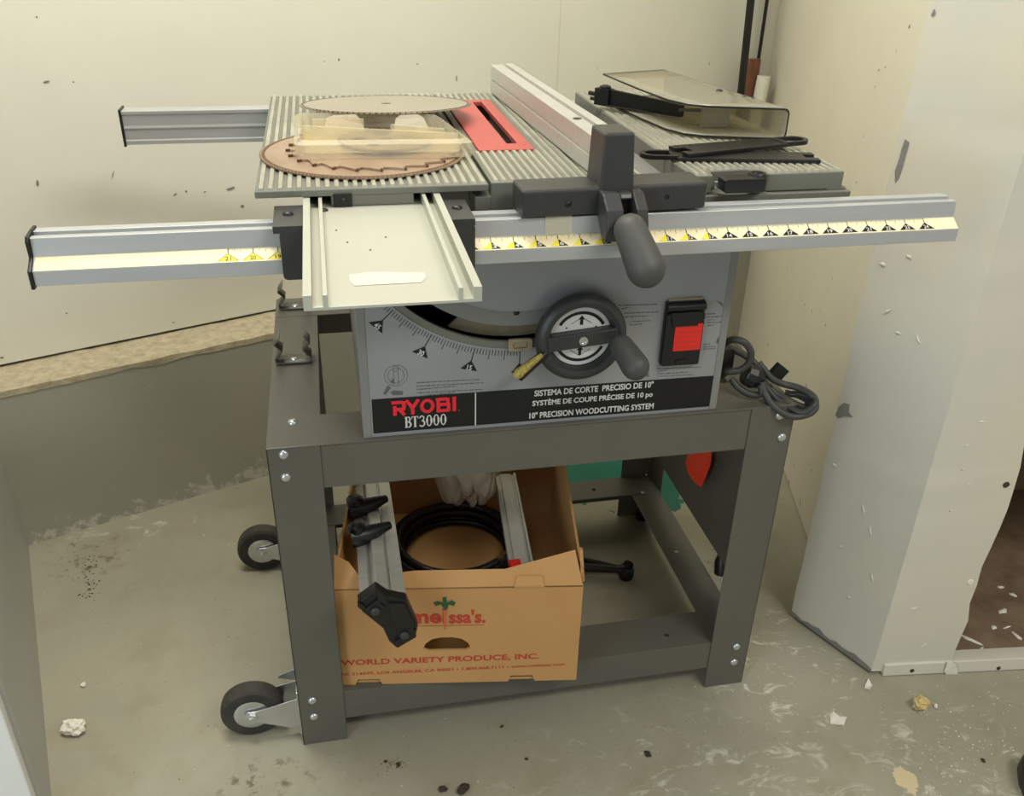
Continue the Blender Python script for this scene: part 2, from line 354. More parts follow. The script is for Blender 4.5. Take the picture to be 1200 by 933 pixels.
for k, (x, y, a, b_, g) in enumerate([(923,316,.010,.0016,2.0), (976,326,.009,.0016,2.1), (944,357,.004,.003,0), (952,365,.006,.003,2), (962,364,.010,.0014,2.2), (968,381,.005,.003,2),
        (900,404,.004,.010,0), (898,415,.004,.005,0), (945,452,.008,.004,1.2), (936,462,.006,.003,1), (1066,31,.006,.004,1), (1051,60,.005,.002,1), (1030,82,.005,.003,.5), (1038,79,.004,.003,0), (1026,102,.005,.002,1),
        (1004,214,.005,.003,1), (931,545,.006,.004,0), (951,552,.005,.005,0), (925,566,.012,.005,2.4), (938,590,.014,.004,2.2), (1012,160,.003,.003,0)]):
    mb = MB(); quad(mb, RF, scuff(RF, rw_px(x, y), a*.7, b_*.7, g, 50+k), .0008); mb.build('scuff_mark', 'chipgrey', wall_right)
# column
A = Vector((.722, .247, 0)); B = Vector((.795, .081, 0)); C_ = Vector((.941, .064, 0)); Dd = (C_-B).normalized(); Dn = Vector((Dd.y, -Dd.x, 0))
D_ = B + Dd*.9
rr = random.Random(3)
def ring(z): return [A+Vector((0,0,z)), B+Vector((0,0,z)), C_+Vector((0,0,z)), C_-Dn*.05+Vector((0,0,z)), R2+Vector((.10,-.02,z)), R2+Vector((-.0,0,z))]
cm = MB(); zs = [.008, .012] + [.04*i for i in range(1, 30)] + [1.3, 1.8, 2.7]; rv = []; rf = []
for i, z in enumerate(zs):
    r_ = ring(z)
    jit = rr.uniform(-.004, .004) + .003*math.sin(z*23)
    r_[2] += Dd*jit; r_[3] += Dd*jit; r_[0] += (A-B).normalized()*(rr.uniform(-.0025, .001)); r_[1] += Dn*rr.uniform(-.001, .001)
    rv += r_
for i in range(len(zs)-1):
    for j in range(6): k = (j+1) % 6; rf.append((i*6+j, i*6+k, i*6+6+k, i*6+6+j))
rf += [tuple(range(6))[::-1], tuple((len(zs)-1)*6+j for j in range(6))]
column = struct(cm.add(rv, rf).build('wall_column', 'column'))
column['label'] = 'chipped off-white wall pier beside the dark alcove'
cd_ = (B-A).normalized(); cn = Vector((cd_.y, -cd_.x, 0)); cn = -cn if cn.x > 0 else cn
LF = lambda u, v, w: A + cd_*u + cn*w + Vector((0,0,v))
FF = lambda u, v, w: B + Dd*u + Dn*w + Vector((0,0,v))
def lf_px(x, y): p = UP(x, y, A, cn); return ((p-A) @ cd_, p.z)
def ff_px(x, y): p = UP(x, y, B, Dn); return ((p-B) @ Dd, p.z)
for pts in ([(983,477), (989,472), (996,474), (995,483), (1000,489), (990,488), (983,490), (979,487)], [(1061,163), (1066,167), (1062,181), (1058,196), (1053,210), (1049,214), (1049,200), (1054,186), (1057,174)], [(1094,12), (1096,10), (1097,16), (1094,20), (1091,18)]):
    mb = MB(); quad(mb, LF, [lf_px(*p) for p in pts], .0008); mb.build('bare_patch', 'chipgrey', column)
for k, (x, y, a, b_, g, f_) in enumerate([(1040,365,.010,.0025,.9,0), (1066,301,.006,.004,0,0), (1035,310,.006,.004,0,0), (1052,390,.006,.003,0,0), (1076,398,.010,.002,2.2,0), (1012,597,.012,.003,2.0,0), (1020,622,.012,.003,1.9,0), (1022,676,.012,.003,2.0,0),
        (985,640,.004,.003,0,0), (978,545,.006,.004,0,0), (995,700,.006,.004,0,0), (1150,494,.008,.002,.1,1), (1082,756,.014,.0018,.7,1), (1070,713,.010,.002,.3,1), (1133,522,.003,.003,0,1), (1135,568,.003,.003,0,1), (1114,598,.003,.002,0,1), (1128,550,.002,.002,0,1), (1180,570,.004,.003,0,1)]):
    fr, pj = (LF, lf_px) if f_ == 0 else (FF, ff_px)
    c = pj(x, y); pts = scuff(fr, c, a, b_, g, 90+k); mb = MB(); mb.add([fr(p[0], p[1], .0006) for p in pts] + [fr(c[0], c[1], .0022)], [(i, (i+1) % 9, 9) for i in range(9)]); mb.build('paint_ridge', 'column', column)
for x, y in ((1179,568), (1137,682)):
    c = ff_px(x, y); mb = MB(); mb.lathe(FF(c[0], c[1], 0), Dn, [(.0055,-.001), (.0055,.0012), (.0045,.0018)], 10); mb.build('nail_plug', 'dark' if y < 600 else 'plaster', column)
mb = MB(); mb.add([LF(0,.006,.0006), LF((B-A).length,.006,.0006), LF((B-A).length,.012,.0008)] + [LF((B-A).length*(1-i/14), .010+.010*rr.random(), .0008) for i in range(1, 15)], [tuple(range(17))]); mb.build('crumbled_foot', 'chipgrey', column)
# base strip under the column face and the alcove sill
FG = lambda u, n, z: FF(u, z, n)
st = MB()
st.hexa([FG(.02,.006,.001), FG(.9,.006,.001), FG(.9,-.025,.001), FG(.02,-.025,.001), FG(.02,.004,.026), FG(.9,.004,.030), FG(.9,-.025,.030), FG(.02,-.025,.026)])
sill = struct(st.build('trim_2', 'column', bevel=.0015)); sill['label'] = 'chipped off-white sill strip at the foot of the alcove'
for x, y in ((1067,784), (1168,781)):
    c = ff_px(x, y); mb = MB(); mb.lathe(FF(c[0], c[1]+.001, .004), Dn, [(.004,0), (.004,.0022), (.002,.0024)], 8); mb.build('nail_head', 'dark', sill)
mb = MB(); mb.add([FF(*ff_px(1109,770), .007), FF(*ff_px(1117,774), .009), FF(*ff_px(1121,790), .008), FF(*ff_px(1108,790), .007), FF(*ff_px(1104,783), .008)], [(0,1,2,3,4)]); mb.build('torn_paint_flake', 'plaster', sill)
# alcove: floor and walls; outer side and low header added to darken it
al0, al1 = (C_-B).length, 1.35
af = MB().hexa([FG(al0-.03,-.02,.0), FG(al1,-.02,.0), FG(al1,-.9,.0), FG(al0-.03,-.9,.0), FG(al0-.03,-.02,.024), FG(al1,-.02,.024), FG(al1,-.9,.024), FG(al0-.03,-.9,.024)])
struct(af.build('floor_alcove', 'alcove'))
struct(MB().hexa([FG(al0,-.52,.024), FG(al1,-.52,.024), FG(al1,-.6,.024), FG(al0,-.6,.024), FG(al0,-.52,.9), FG(al1,-.52,.9), FG(al1,-.6,.9), FG(al0,-.6,.9)]).build('wall_alcove', 'board'))
struct(MB().hexa([FG(al1-.05,.0,.02), FG(al1,.0,.02), FG(al1,-.6,.02), FG(al1-.05,-.6,.02), FG(al1-.05,.0,.50), FG(al1,.0,.50), FG(al1,-.6,.50), FG(al1-.05,-.6,.50)]).build('wall_added_shade_side', 'board'))  # outer side wall added out of view to keep light from the alcove
struct(MB().hexa([FG(al0+.004,-.03,.02), FG(al0+.02,-.03,.02), FG(al0+.02,-.53,.02), FG(al0+.004,-.53,.02), FG(al0+.004,-.03,.50), FG(al0+.02,-.03,.50), FG(al0+.02,-.53,.50), FG(al0+.004,-.53,.50)]).build('wall_alcove_left', 'board'))
struct(MB().hexa([FG(al0-.02,.0,.50), FG(al1,.0,.50), FG(al1,-.6,.50), FG(al0-.02,-.6,.50), FG(al0-.02,.0,2.7), FG(al1,.0,2.7), FG(al1,-.6,2.7), FG(al0-.02,-.6,2.7)]).build('wall_added_shade_header', 'column'))  # unseen low header, added to shade the alcove
for k, (x, y, a, b_, g) in enumerate([(1139,750,.022,.006,-.9), (1175,716,.014,.006,.3), (1172,688,.008,.005,0), (1188,697,.006,.008,.3), (1165,735,.009,.005,.5), (1192,745,.005,.014,.2), (1180,735,.012,.002,.2), (1150,760,.010,.002,.4)]):
    p = U(x, y, 'z', .025); rq = random.Random(300+k); pts = []
    for i in range(9):
        t = 2*math.pi*i/9; q = .6+.6*rq.random(); x_, y_ = a*math.cos(t)*q, b_*math.sin(t)*q
        pts.append(Vector((p.x+x_*math.cos(g)-y_*math.sin(g), p.y+x_*math.sin(g)+y_*math.cos(g), .0245)))
    mb = MB(); c = sum(pts, Vector())/9 + Vector((0,0,.003)); mb.add(pts+[c], [(i, (i+1) % 9, 9) for i in range(9)]+[tuple(range(9))[::-1]])
    tag(mb.build('plaster_flake', 'plaster'), 'white plaster flake lying on the brown alcove floor', 'debris', 'plaster flakes in the alcove')
# left wall, its end trim and the pale door edge
LA = bpt(-.292, 0, 0); LA = Vector((-.7691, .7347, 0)); LB = Vector((-.5764, .0776, 0)); ld = (LB-LA).normalized(); ln = Vector((-ld.y, ld.x, 0)); ln = ln if ln.x > 0 else -ln
E1 = UP(43, 920, LA, ln); ue = (E1-LA) @ ld
def lw(u, nrm, z): return LA + ld*u + ln*nrm + Vector((0,0,z))
struct(MB().hexa([lw(ue,0,.0), lw(-.25,0,.0), lw(-.25,-.06,.0), lw(ue,-.06,.0), lw(ue,0,2.7), lw(-.25,0,2.7), lw(-.25,-.06,2.7), lw(ue,-.06,2.7)]).build('wall_left', 'gwall'))
struct(MB().hexa([lw(ue+.016,.004,.0), lw(ue,.004,.0), lw(ue,-.07,.0), lw(ue+.016,-.07,.0), lw(ue+.016,.004,2.1), lw(ue,.004,2.1), lw(ue,-.07,2.1), lw(ue+.016,-.07,2.1)]).build('trim_3', 'gwall', bevel=.002))
struct(MB().hexa([lw(ue+.045,-.002,.0), lw(ue+.0165,-.002,.0), lw(ue+.0165,-.8,.0), lw(ue+.045,-.8,.0), lw(ue+.045,-.002,2.0), lw(ue+.0165,-.002,2.0), lw(ue+.0165,-.8,2.0), lw(ue+.045,-.8,2.0)]).build('door_1', 'blue', bevel=.002))

# poles in the corner, standing on the curb
def pole(name, pa, pb, ztop, r, m, label, off=.06, extra=None):
    a = UP(*pa, bpt(0, off, 0), BN); b = UP(*pb, bpt(0, off, 0), BN); d = (a-b)/(a.z-b.z)
    bot = b + d*(ZC+.002-b.z); top = b + d*(ztop-b.z)
    e = MB(); e.tube([bot, top], r, 14)
    o = e.build(name, m, smooth=40); tag(o, label, 'pole'); return bot, top
pole('metal_pole', (880,0), (868,112), 1.25, .0105, 'black', 'slim black metal pole leaning in the far corner', .030)
pole('thin_rod', (899,0), (888,75), 1.25, .005, 'black', 'very thin black rod leaning in the far corner behind the brown pipe', .095)
pole('brown_pipe', (884.5,71), (878,115), UP(884,71,bpt(0,.05,0),BN).z, .0175, 'brownp', 'short reddish brown pipe standing in the corner beside the black pole', .070)
pole('white_pipe', (896,88), (889.5,120), UP(896,87,bpt(0,.05,0),BN).z, .0195, 'whitep', 'short white plastic pipe standing in the corner beside the brown pipe', .028)

# ================================================================== SAW STAND
XL, XR, YF, YB, ZT, LW = -.202, .557, .1053, .622, .565, .07
st = empty('saw_stand', ((XL+XR)/2, (YF+YB)/2, 0), 'grey hammered steel saw stand on two casters with open lower frame', 'stand')
T = .0022
for x, dx in ((XL, 1), (XR, -1)):
    for y, dy in ((YF, 1), (YB, -1)):
        mb = MB(); xa, xb = sorted((x, x+dx*LW)); ya, yb = sorted((y, y+dy*T)); mb.box(xa, xb, ya, yb, .0, ZT-.002)
        xa, xb = sorted((x, x+dx*T)); ya, yb = sorted((y, y+dy*LW)); mb.box(xa, xb, ya, yb, .0, ZT-.002)
        mb.build('leg', 'stand', st, bevel=.0008)
fz = .082
def chan(name, x0, x1, y0, y1, zlo, zhi, face):       # top flange plus outer skirt
    mb = MB(); mb.box(x0, x1, y0, y1, zhi-T, zhi)
    if face == 'f': mb.box(x0, x1, y0, y0+T, zlo, zhi-.0005)
    if face == 'b': mb.box(x0, x1, y1-T, y1, zlo, zhi-.0005)
    if face == 'l': mb.box(x0, x0+T, y0, y1, zlo, zhi-.0005)
    if face == 'r': mb.box(x1-T, x1, y0, y1, zlo, zhi-.0005)
    return mb.build(name, 'stand', st, bevel=.001)
i_ = .0026
# top: front and rear run full width, sides between
mb = MB(); mb.box(XL, XR, YF-.0008, YF+fz, ZT-T, ZT); mb.box(XL+LW-.01, XR-LW+.01, YF+T, YF+2*T, .493, ZT-T); mb.build('top_rail', 'stand', st, bevel=.0012)
mb = MB(); mb.box(XL, XR, YB-fz, YB+.0008, ZT-T, ZT); mb.box(XL+LW-.01, XR-LW+.01, YB-2*T, YB-T, .493, ZT-T); mb.build('top_rail', 'stand', st, bevel=.0012)
for a, b, s in ((XL, XL+LW+.002, XL+T), (XR-LW-.002, XR, XR-2*T)):
    mb = MB(); mb.box(a, b, YF+fz, YB-fz, ZT-T-.0005, ZT-.0006); mb.box(s, s+T, YF+.02, YB-.02, .493, ZT-T); mb.build('top_rail', 'stand', st, bevel=.0008)
zl0, zl1 = .046, .104
def flange(mb, x0, x1, y0, y1, z0, z1, px):
    p = U(*px, 'z', zl1); mb.prism([[(x0,y0), (x1,y0), (x1,y1), (x0,y1)], [(p.x+.0045*math.cos(-t), p.y+.0045*math.sin(-t)) for t in [2*math.pi*k/12 for k in range(12)]]], XY, z0, z1)
mb = MB(); flange(mb, XL+T, XR-T, YF+T, YF+.08, zl1-T, zl1, (781,744)); mb.box(XL+T, XR-T, YF+T, YF+2*T, zl0, zl1-T); mb.build('lower_rail', 'stand', st, bevel=.001)
mb = MB(); flange(mb, XL+T, XR-T, YB-.07, YB-T, zl1-T, zl1, (696,574)); mb.box(XL+T, XR-T, YB-2*T, YB-T, zl0, zl1-T); mb.build('lower_rail', 'stand', st, bevel=.001)
mb = MB(); mb.box(XL+T, XL+.07, YF+.078, YB-.068, zl1-2*T, zl1-T); mb.box(XL+T, XL+2*T, YF+.02, YB-.02, zl0, zl1-T); mb.build('lower_rail', 'stand', st, bevel=.001)
mb = MB(); flange(mb, XR-.066, XR-T, YF+.078, YB-.068, zl1-2*T, zl1-T, (793,645)); mb.box(XR-2*T, XR-T, YF+.02, YB-.02, zl0, zl1-T); mb.build('lower_rail', 'stand', st, bevel=.001)
# side panel on the right
mb = MB(); mb.box(XR-.0075, XR-2*T-.0003, YF+.012, YB-.012, .172, .50); sp_ = mb.build('side_panel', 'stand', st)
def bolt(p, ax, par, r=.0072, m='zinc'):
    mb = MB(); mb.lathe(p, ax, [(r, 0), (r*.97, r*.18), (r*.72, r*.45), (r*.3, r*.58)], 14); return mb.build('bolt', m, par, smooth=60)
for x, y in ((332.5,533), (335,559.5), (916,512.5), (914,487), (366,821), (368,840), (863,758), (860,776)):
    p = U(x, y, 'y', YF); bolt(p, (0,-1,0), st)
bolt(U(343, 495, 'z', ZT), (0,0,1), st)
for x, y in ((753,577), (757,556)): bolt(U(x, y, 'z', zl1), (0,0,1), st, .0045)
# right feet
for y in (YF+.02, YB-.02):
    mb = MB(); mb.lathe((XR-.02, y, 0.0), (0,0,1), [(.012,0), (.012,.006), (.006,.008), (.006,.02)], 14); mb.build('foot', 'black', st)
# spring clips
for yc in (.366, .582):
    xc = -.168; prof = [(-.0190,.046), (-.0275,.034), (-.0165,.023), (-.0215,.0165), (-.0280,.010), (-.0275,.004), (-.0225,.0012), (0,.0012)]
    prof = prof + [(-a, b) for a, b in prof[-2::-1]]
    mb = MB(); wd = .0155; vs = []
    for a, b in prof: vs += [(xc+a, yc-wd, ZT+b), (xc+a, yc+wd, ZT+b)]
    mb.add(vs, [(2*i, 2*i+2, 2*i+3, 2*i+1) for i in range(len(prof)-1)])
    c = mb.build('spring_clip', 'stand', st, smooth=25); so = c.modifiers.new('solid', 'SOLIDIFY'); so.thickness = .0018
    mb = MB(); mb.lathe((xc, yc, ZT+.0012), (0,0,1), [(.0065,0), (.006,.0015), (.003,.0028)], 14); mb.build('screw', 'zinc', c, smooth=50)
# casters on the left legs
for yc in (.152, .575):
    ca = MB(); hub = Vector((-.279, yc, .0495)); R = .0495
    # bracket: two cheeks reaching from the leg to the axle, with a bridge plate on the leg
    for s in (-1, 1):
        y0 = yc+s*.0205
        ca.prism([[(-.291,.056), (-.284,.062), (-.270,.062), (-.2025,.078), (-.2025,.012), (-.222,.016), (-.272,.038), (-.288,.041)]], XZ(y0), -.0011, .0011)
    ca.box(-.2055, XL+.0005, yc-.034, yc+.022, .010, .104)
    ca.prism([[(-.2055,.104), (-.232,.094), (-.236,.088), (-.2055,.078)]], XZ(yc+.0205), -.0011, .0011)
    br = ca.build('caster', 'zinc', st, bevel=.0006)
    mb = MB(); mb.lathe(hub+Vector((0,.0150,0)), (0,-1,0), [(.030,0), (.044,.0005), (.0485,.004), (R,.010), (R,.020), (.0485,.026), (.044,.0295), (.030,.030)], 40); mb.build('tyre', 'tyre', br, smooth=35)
    mb = MB(); mb.lathe(hub+Vector((0,.0165,0)), (0,-1,0), [(.026,0), (.0315,.003), (.0315,.030), (.030,.0312), (.022,.0325), (.012,.0335)], 36); mb.build('wheel_hub', 'zinc', br, smooth=50)
    mb = MB(); mb.lathe(hub+Vector((0,.024,0)), (0,-1,0), [(.005,0), (.005,.050), (.003,.0515)], 12); mb.lathe(hub+Vector((0,-.0215,0)), (0,-1,0), [(.009,0), (.009,.0035), (.006,.004)], 6); mb.build('axle_bolt', 'zinc', br, smooth=40)

# ================================================================== TABLE SAW
BX0, BX1, BY, BYB = -.0738, .4322, .1114, .52
saw = empty('table_saw', ((BX0+BX1)/2, .31, ZT), 'grey table saw with ribbed metal table, red insert and ruled front rail', 'table saw')
H = .9227
# cabinet shell
mb = MB(); mb.box(BX0, BX0+.0115, BY-.0012, BYB, ZT, .868); mb.box(BX1-.011, BX1, BY-.0012, BYB, ZT, .868); mb.box(BX0, BX1, BYB-.004, BYB, ZT, .868); mb.box(BX0+.0115, BX1-.011, BY+.002, BYB-.004, ZT, ZT+.003)
mb.box(BX0+.0115, BX1-.011, BY+.001, BYB-.004, .865, .868)
cab = mb.build('cabinet', 'body', saw, bevel=.0012)
# control panel with the arc slot
CX, CZ = .1385, .915
dn = lambda a, r: (CX - r*math.sin(math.radians(a)), CZ - r*math.cos(math.radians(a)))      # angle from straight down, left positive
PX0, PX1, PZ0, PZ1 = BX0+.0115, BX1-.011, ZT+.0005, .866
hole = [dn(a, .231) for a in range(-20, 51, 2)] + [dn(a, .1775) for a in range(50, -21, -2)]
mb = MB(); mb.prism([[(PX0,PZ0), (PX1,PZ0), (PX1,PZ1), (PX0,PZ1)], hole], XZ(BY), -.0025, 0); panel = mb.build('control_panel', 'silver', saw)
PF = XZ(BY)
mb = MB(); mb.prism([[dn(a, .2312) for a in range(-20, 51, 2)] + [dn(a, .2215) for a in range(50, -21, -2)]], XZ(BY), -.007, -.0012); mb.build('slot_liner', 'table', panel)
mb = MB(); mb.prism([[dn(a, .200) for a in range(-30, 56, 2)] + [dn(a, .160) for a in range(55, -31, -2)]], XZ(BY), -.012, -.005); tp = mb.build('trunnion_plate', 'body', panel)
p = U(606, 368, 'y', BY); bolt(Vector((p.x, BY+.0045, p.z)), (0,-1,0), panel, .004, 'black')
mb = MB(); mb.prism([[dn(a, .226) for a in range(-18, 25, 2)] + [dn(a, .196) for a in range(20, -19, -2)]], XZ(BY), -.034, -.030); mb.build('dusty_backing', 'brass', panel)
# angle pointer
mb = MB(); mb.prism([rrect(.122,.1545,.6815,.6985,.003), rrect(.1285,.148,.6855,.6945,.002)], XZ(BY), -.001, .004); mb.box(.129,.147, BY-.002, BY-.0005, .686, .694); pt_ = mb.build('angle_pointer', 'brass', panel, bevel=.0006)
# printed black band, scale and lettering
mb = MB(); quad(mb, PF, [(-.0603,.5712), (.4213,.5705), (.4213,.6205), (-.0603,.6237)], .0004); mb.build('black_band', 'bprint', panel)
mb = MB(); stroke(mb, PF, [(.0788,.571), (.0788,.6222)], .0016, .0007); mb.build('band_divider', 'wprint', panel)
mb = MB()
for a in range(0, 48):
    L_ = .2535 if a % 15 == 0 else (.2475 if a % 5 == 0 else .2415); stroke(mb, PF, [dn(a, .2335), dn(a, L_)], .0007 if a % 15 else .0011)
for a in (0, 15, 30, 45):
    c = dn(a, .2535); d = Vector((CX, CZ))-Vector(c); d.normalize(); q = Vector((-d.y, d.x)); c = Vector(c)
    quad(mb, PF, [c+d*.001, c-d*.013+q*.0115, c-d*.013-q*.0115], .0006)
mb.build('angle_scale', 'bprint', panel, kind='stuff')
mb = MB()
for a, t in ((0,'0'), (15,'15'), (30,'30'), (45,'45')):
    vs, fs = text_mesh(t, .02); c = Vector(dn(a, .2628)); xs = [v.x for v in vs]; w_ = max(xs)-min(xs); cx = (max(xs)+min(xs))/2; rt = Matrix.Rotation(math.radians(-a), 2)
    out = []
    for v in vs: q = rt @ Vector(((v.x-cx)*.0085, (v.y-.35)*.0105)); out.append(PF(c.x+q.x, c.y+q.y, .0009))
    mb.add(out, fs)
mb.build('scale_numbers', 'wprint', panel, kind='stuff')
def ptext(mb, txt, bl, tr, **k):
    a = U(*bl, 'y', BY); b = U(*tr, 'y', BY); return put_text(mb, txt, PF, a.x, b.x, a.z, b.z, **k)
def pbox(bl, tr): a = U(*bl, 'y', BY); b = U(*tr, 'y', BY); return a.x, b.x, a.z, b.z
# maker's word in heavy square letters
mb = MB(); x0, x1, z0, z1 = -.0345, .0535, .5965, .6190
mb2 = [(.0,.215), (.205,.43), (.43,.655), (.675,.895), (.915,1.0)]; Wd = x1-x0; Hh = z1-z0; tk = .0049
def lx(i, t): a, b = mb2[i]; return x0+Wd*(a+(b-a)*t)
def st_(pts): stroke(mb, PF, pts, tk, .0009)
h2 = tk/2
# R
st_([(lx(0,0), z1-h2), (lx(0,.78), z1-h2)]); st_([(lx(0,.22), z0), (lx(0,.22), z1-tk*1.5)]); st_([(lx(0,.85), z1-.001), (lx(0,.88), z0+Hh*.45)]); st_([(lx(0,.3), z0+Hh*.42), (lx(0,.95), z0+Hh*.42)]); st_([(lx(0,.55), z0+Hh*.40), (lx(0,.9), z0)])
# Y
st_([(lx(1,.08), z1), (lx(1,.5), z0+Hh*.45)]); st_([(lx(1,.92), z1), (lx(1,.5), z0+Hh*.45)]); st_([(lx(1,.5), z0+Hh*.55), (lx(1,.5), z0)])
# O
oc = ((lx(2,0)+lx(2,1))/2, (z0+z1)/2); ra, rb = (lx(2,1)-lx(2,0))/2-h2, Hh/2-h2
st_([(oc[0]+ra*math.cos(t*math.pi/14), oc[1]+rb*math.sin(t*math.pi/14)) for t in range(29)])
# B
st_([(lx(3,.16), z0), (lx(3,.16), z1)]); st_([(lx(3,0), z1-h2), (lx(3,.80), z1-h2)]); st_([(lx(3,.1), z0+h2), (lx(3,.9), z0+h2)]); st_([(lx(3,.1), z0+Hh*.53), (lx(3,.88), z0+Hh*.53)]); st_([(lx(3,.83), z1-.001), (lx(3,.84), z0+Hh*.5)]); st_([(lx(3,.88), z0+Hh*.58), (lx(3,.89), z0+.001)])
# I
st_([(lx(4,.5), z0), (lx(4,.5), z1)]); quad(mb, PF, [(x1+.002,z0), (x1+.0034,z0), (x1+.0034,z0+.0014), (x1+.002,z0+.0014)], .0009)
mb.build('red_lettering', 'redlogo', panel)
# model number with serifs
mb = MB(); mx0, mx1, mz0, mz1 = -.0178, .0398, .5765, .5935; cw = (mx1-mx0)/6; hh = mz1-mz0
def sk(pts, wd=.0018): stroke(mb, PF, pts, wd, .0009)
for i, ch in enumerate('BT3000'):
    a = mx0+cw*i; f_ = lambda x, y: (a+cw*x*.9, mz0+hh*y)
    if ch == 'B':
        sk([f_(.25,0), f_(.25,1)], .0026); sk([f_(.0,.97), f_(.6,.97)], .001); sk([f_(.0,.03), f_(.65,.03)], .001); sk([f_(.2,.52), f_(.65,.52)], .001)
        sk([f_(.6,.97), f_(.82,.87), f_(.82,.65), f_(.62,.52)], .002); sk([f_(.62,.52), f_(.92,.4), f_(.92,.16), f_(.65,.03)], .0022)
    elif ch == 'T':
        sk([f_(.5,0), f_(.5,1)], .0026); sk([f_(.02,.97), f_(.98,.97)], .001); sk([f_(.03,1), f_(.03,.78)], .0009); sk([f_(.97,1), f_(.97,.78)], .0009); sk([f_(.3,.02), f_(.7,.02)], .0009)
    elif ch == '3':
        sk([f_(.12,.78), f_(.3,.96), f_(.6,.97), f_(.78,.82), f_(.72,.62), f_(.45,.52)], .0016); sk([f_(.45,.52), f_(.8,.50), f_(.88,.22), f_(.68,.05), f_(.35,.02), f_(.1,.14)], .002)
    else:
        sk([f_(.5+.36*math.cos(t*math.pi/10), .5+.48*math.sin(t*math.pi/10)) for t in range(21)], .0016); sk([f_(.16,.3), f_(.16,.7)], .0026); sk([f_(.84,.3), f_(.84,.7)], .0026)
for txt, bl, tr in (('SISTEMA DE CORTE  PRECISIO DE 10"', (626,464.5), (766,445.5)), ('SYSTÈME DE COUPE PRÉCISE DE 10 po', (623.5,477.6), (765,459)), ('10" PRECISION WOODCUTTING SYSTEM', (620,490.6), (766,473.5))):
    a = U(*bl, 'y', BY); b = U(*tr, 'y', BY); put_text(mb, txt, PF, a.x, b.x, a.z, a.z+.0128 if 'È' in txt else a.z+.0098, w=.0009, bold=.026)
mb.build('white_lettering', 'wprint', panel, kind='stuff')
# fine print: rows too small to read
mb = MB(); r5 = random.Random(5)
def fine(x0, y0, x1, y1, th=.0012):
    a = U(x0, y0, 'y', BY); b = U(x1, y1, 'y', BY); n = max(3, int((b-a).length/.0035)); t = 0
    while t < 1:
        l = r5.uniform(.4, 1.8)/n; e = min(1, t+l); p = a.lerp(b, t); q = a.lerp(b, e); stroke(mb, PF, [(p.x, p.z), (q.x, q.z)], th*r5.uniform(.7, 1.1)); t = e+.35/n
for k, xx in enumerate((562, 567, 535, 565, 532)): fine(488, 448.5+k*4.0, xx, 444.5+k*3.9)
for k, (xa, ya, xb) in enumerate(((725,358,771), (728,362,735), (732,367,772), (732,371.5,760), (738,377,763), (738,381,752))): fine(xa, ya, xb, ya-1.5)
for xa, ya, xb in ((829,368,838), (829,371.5,846), (829,375,838), (829,378,845), (829,381.5,837), (823.5,403.5,832), (823.5,406.5,838), (823.5,409,838)): fine(xa, ya, xb, ya-.6)
for xa, ya, xb in ((770,428.5,819), (770,432,821), (770,435.5,782), (770,438,807), (770,441,813)): fine(xa, ya, xb, ya-2)
for x, y in ((826,368.5), (826,372), (825,378.5), (820.5,404), (820,407.5), (820,409.5)):
    p = U(x, y, 'y', BY); quad(mb, PF, [(p.x-.0011,p.z-.0014), (p.x+.0011,p.z-.0014), (p.x+.0011,p.z+.0014), (p.x-.0011,p.z+.0014)])
# small wheel diagram and arrows
c = U(464, 440, 'y', BY)
for r in (.0152, .0108): stroke(mb, PF, arc(c.x, c.z, r, 0, 360, 28), .0005)
stroke(mb, PF, [(c.x-.003,c.z-.013), (c.x-.003,c.z+.008)], .0005); stroke(mb, PF, [(c.x+.003,c.z-.013), (c.x+.003,c.z+.008)], .0005); stroke(mb, PF, arc(c.x, c.z+.010, .0038, 0, 360, 14), .0005)
def pq(*pts): quad(mb, PF, [(U(x, y, 'y', BY).x, U(x, y, 'y', BY).z) for x, y in pts], .0006)
pq((460.5,443), (461.5,449), (457.5,448.5)); pq((454,452), (458,454), (452,463), (449,461)); pq((457,460), (461,457.5), (472,458.5), (472,462.5), (461,463))
pq((839,352), (846,355), (848,361), (845,357)); pq((839,401), (842,394), (842,401), (840,403)); pq((757,435), (761,440), (758,442))
mb.build('fine_print', 'grprint', panel, kind='stuff')
# switch with hinged cover and red label
a = U(779, 351, 'y', BY); b = U(816, 425, 'y', BY); sx0, sx1, sz0, sz1 = .3360, .3918, .6455, .7405
mb = MB(); mb.prism([rrect(sx0, sx1, sz0, sz1, .003)], XZ(BY), 0, .006); sw = mb.build('power_switch', 'black', saw, bevel=.001)
mb = MB(); mb.prism([rrect(sx0+.001, sx1-.001, sz0+.001, sz1-.016, .003)], XZ(BY), .0062, .0105); mb.prism([[(sx0+.006,sz1-.014), (sx1-.006,sz1-.014), (sx1-.010,sz1-.034), (sx0+.010,sz1-.034)]], XZ(BY), .0106, .0125)
mb.prism([rrect(.356,.374,sz0+.004,sz0+.010,.0025)], XZ(BY), .0106, .0122); cv = mb.build('switch_cover', 'black', sw, bevel=.001)
mb = MB(); mb.tube([(sx0+.001,BY-.008,sz1-.0075), (sx1-.001,BY-.008,sz1-.0075)], .0055, 14)
mb.build('hinge', 'black', sw, smooth=40)
mb = MB(); quad(mb, PF, [(.3505,.6690), (.3895,.6690), (.3895,.7085), (.3505,.7090)], .0108); mb.build('red_label', 'redlab', sw)
mb = MB(); 
for k in range(5): 
    z = .7045-.0075*k; t = .3535+.004*(k % 2)
    while t < .3865-.004*(k % 2): e = t+r5.uniform(.003,.007); stroke(mb, PF, [(t,z), (min(e,.387),z)], .0021, .0110); t = e+.0012
mb.build('label_print', 'rprint', sw, kind='stuff')
mb = MB(); mb.box(sx0+.004, sx1-.004, BY-.004, BY, sz1-.001, sz1+.003); mb.build('hinge_plate', 'brass', sw)
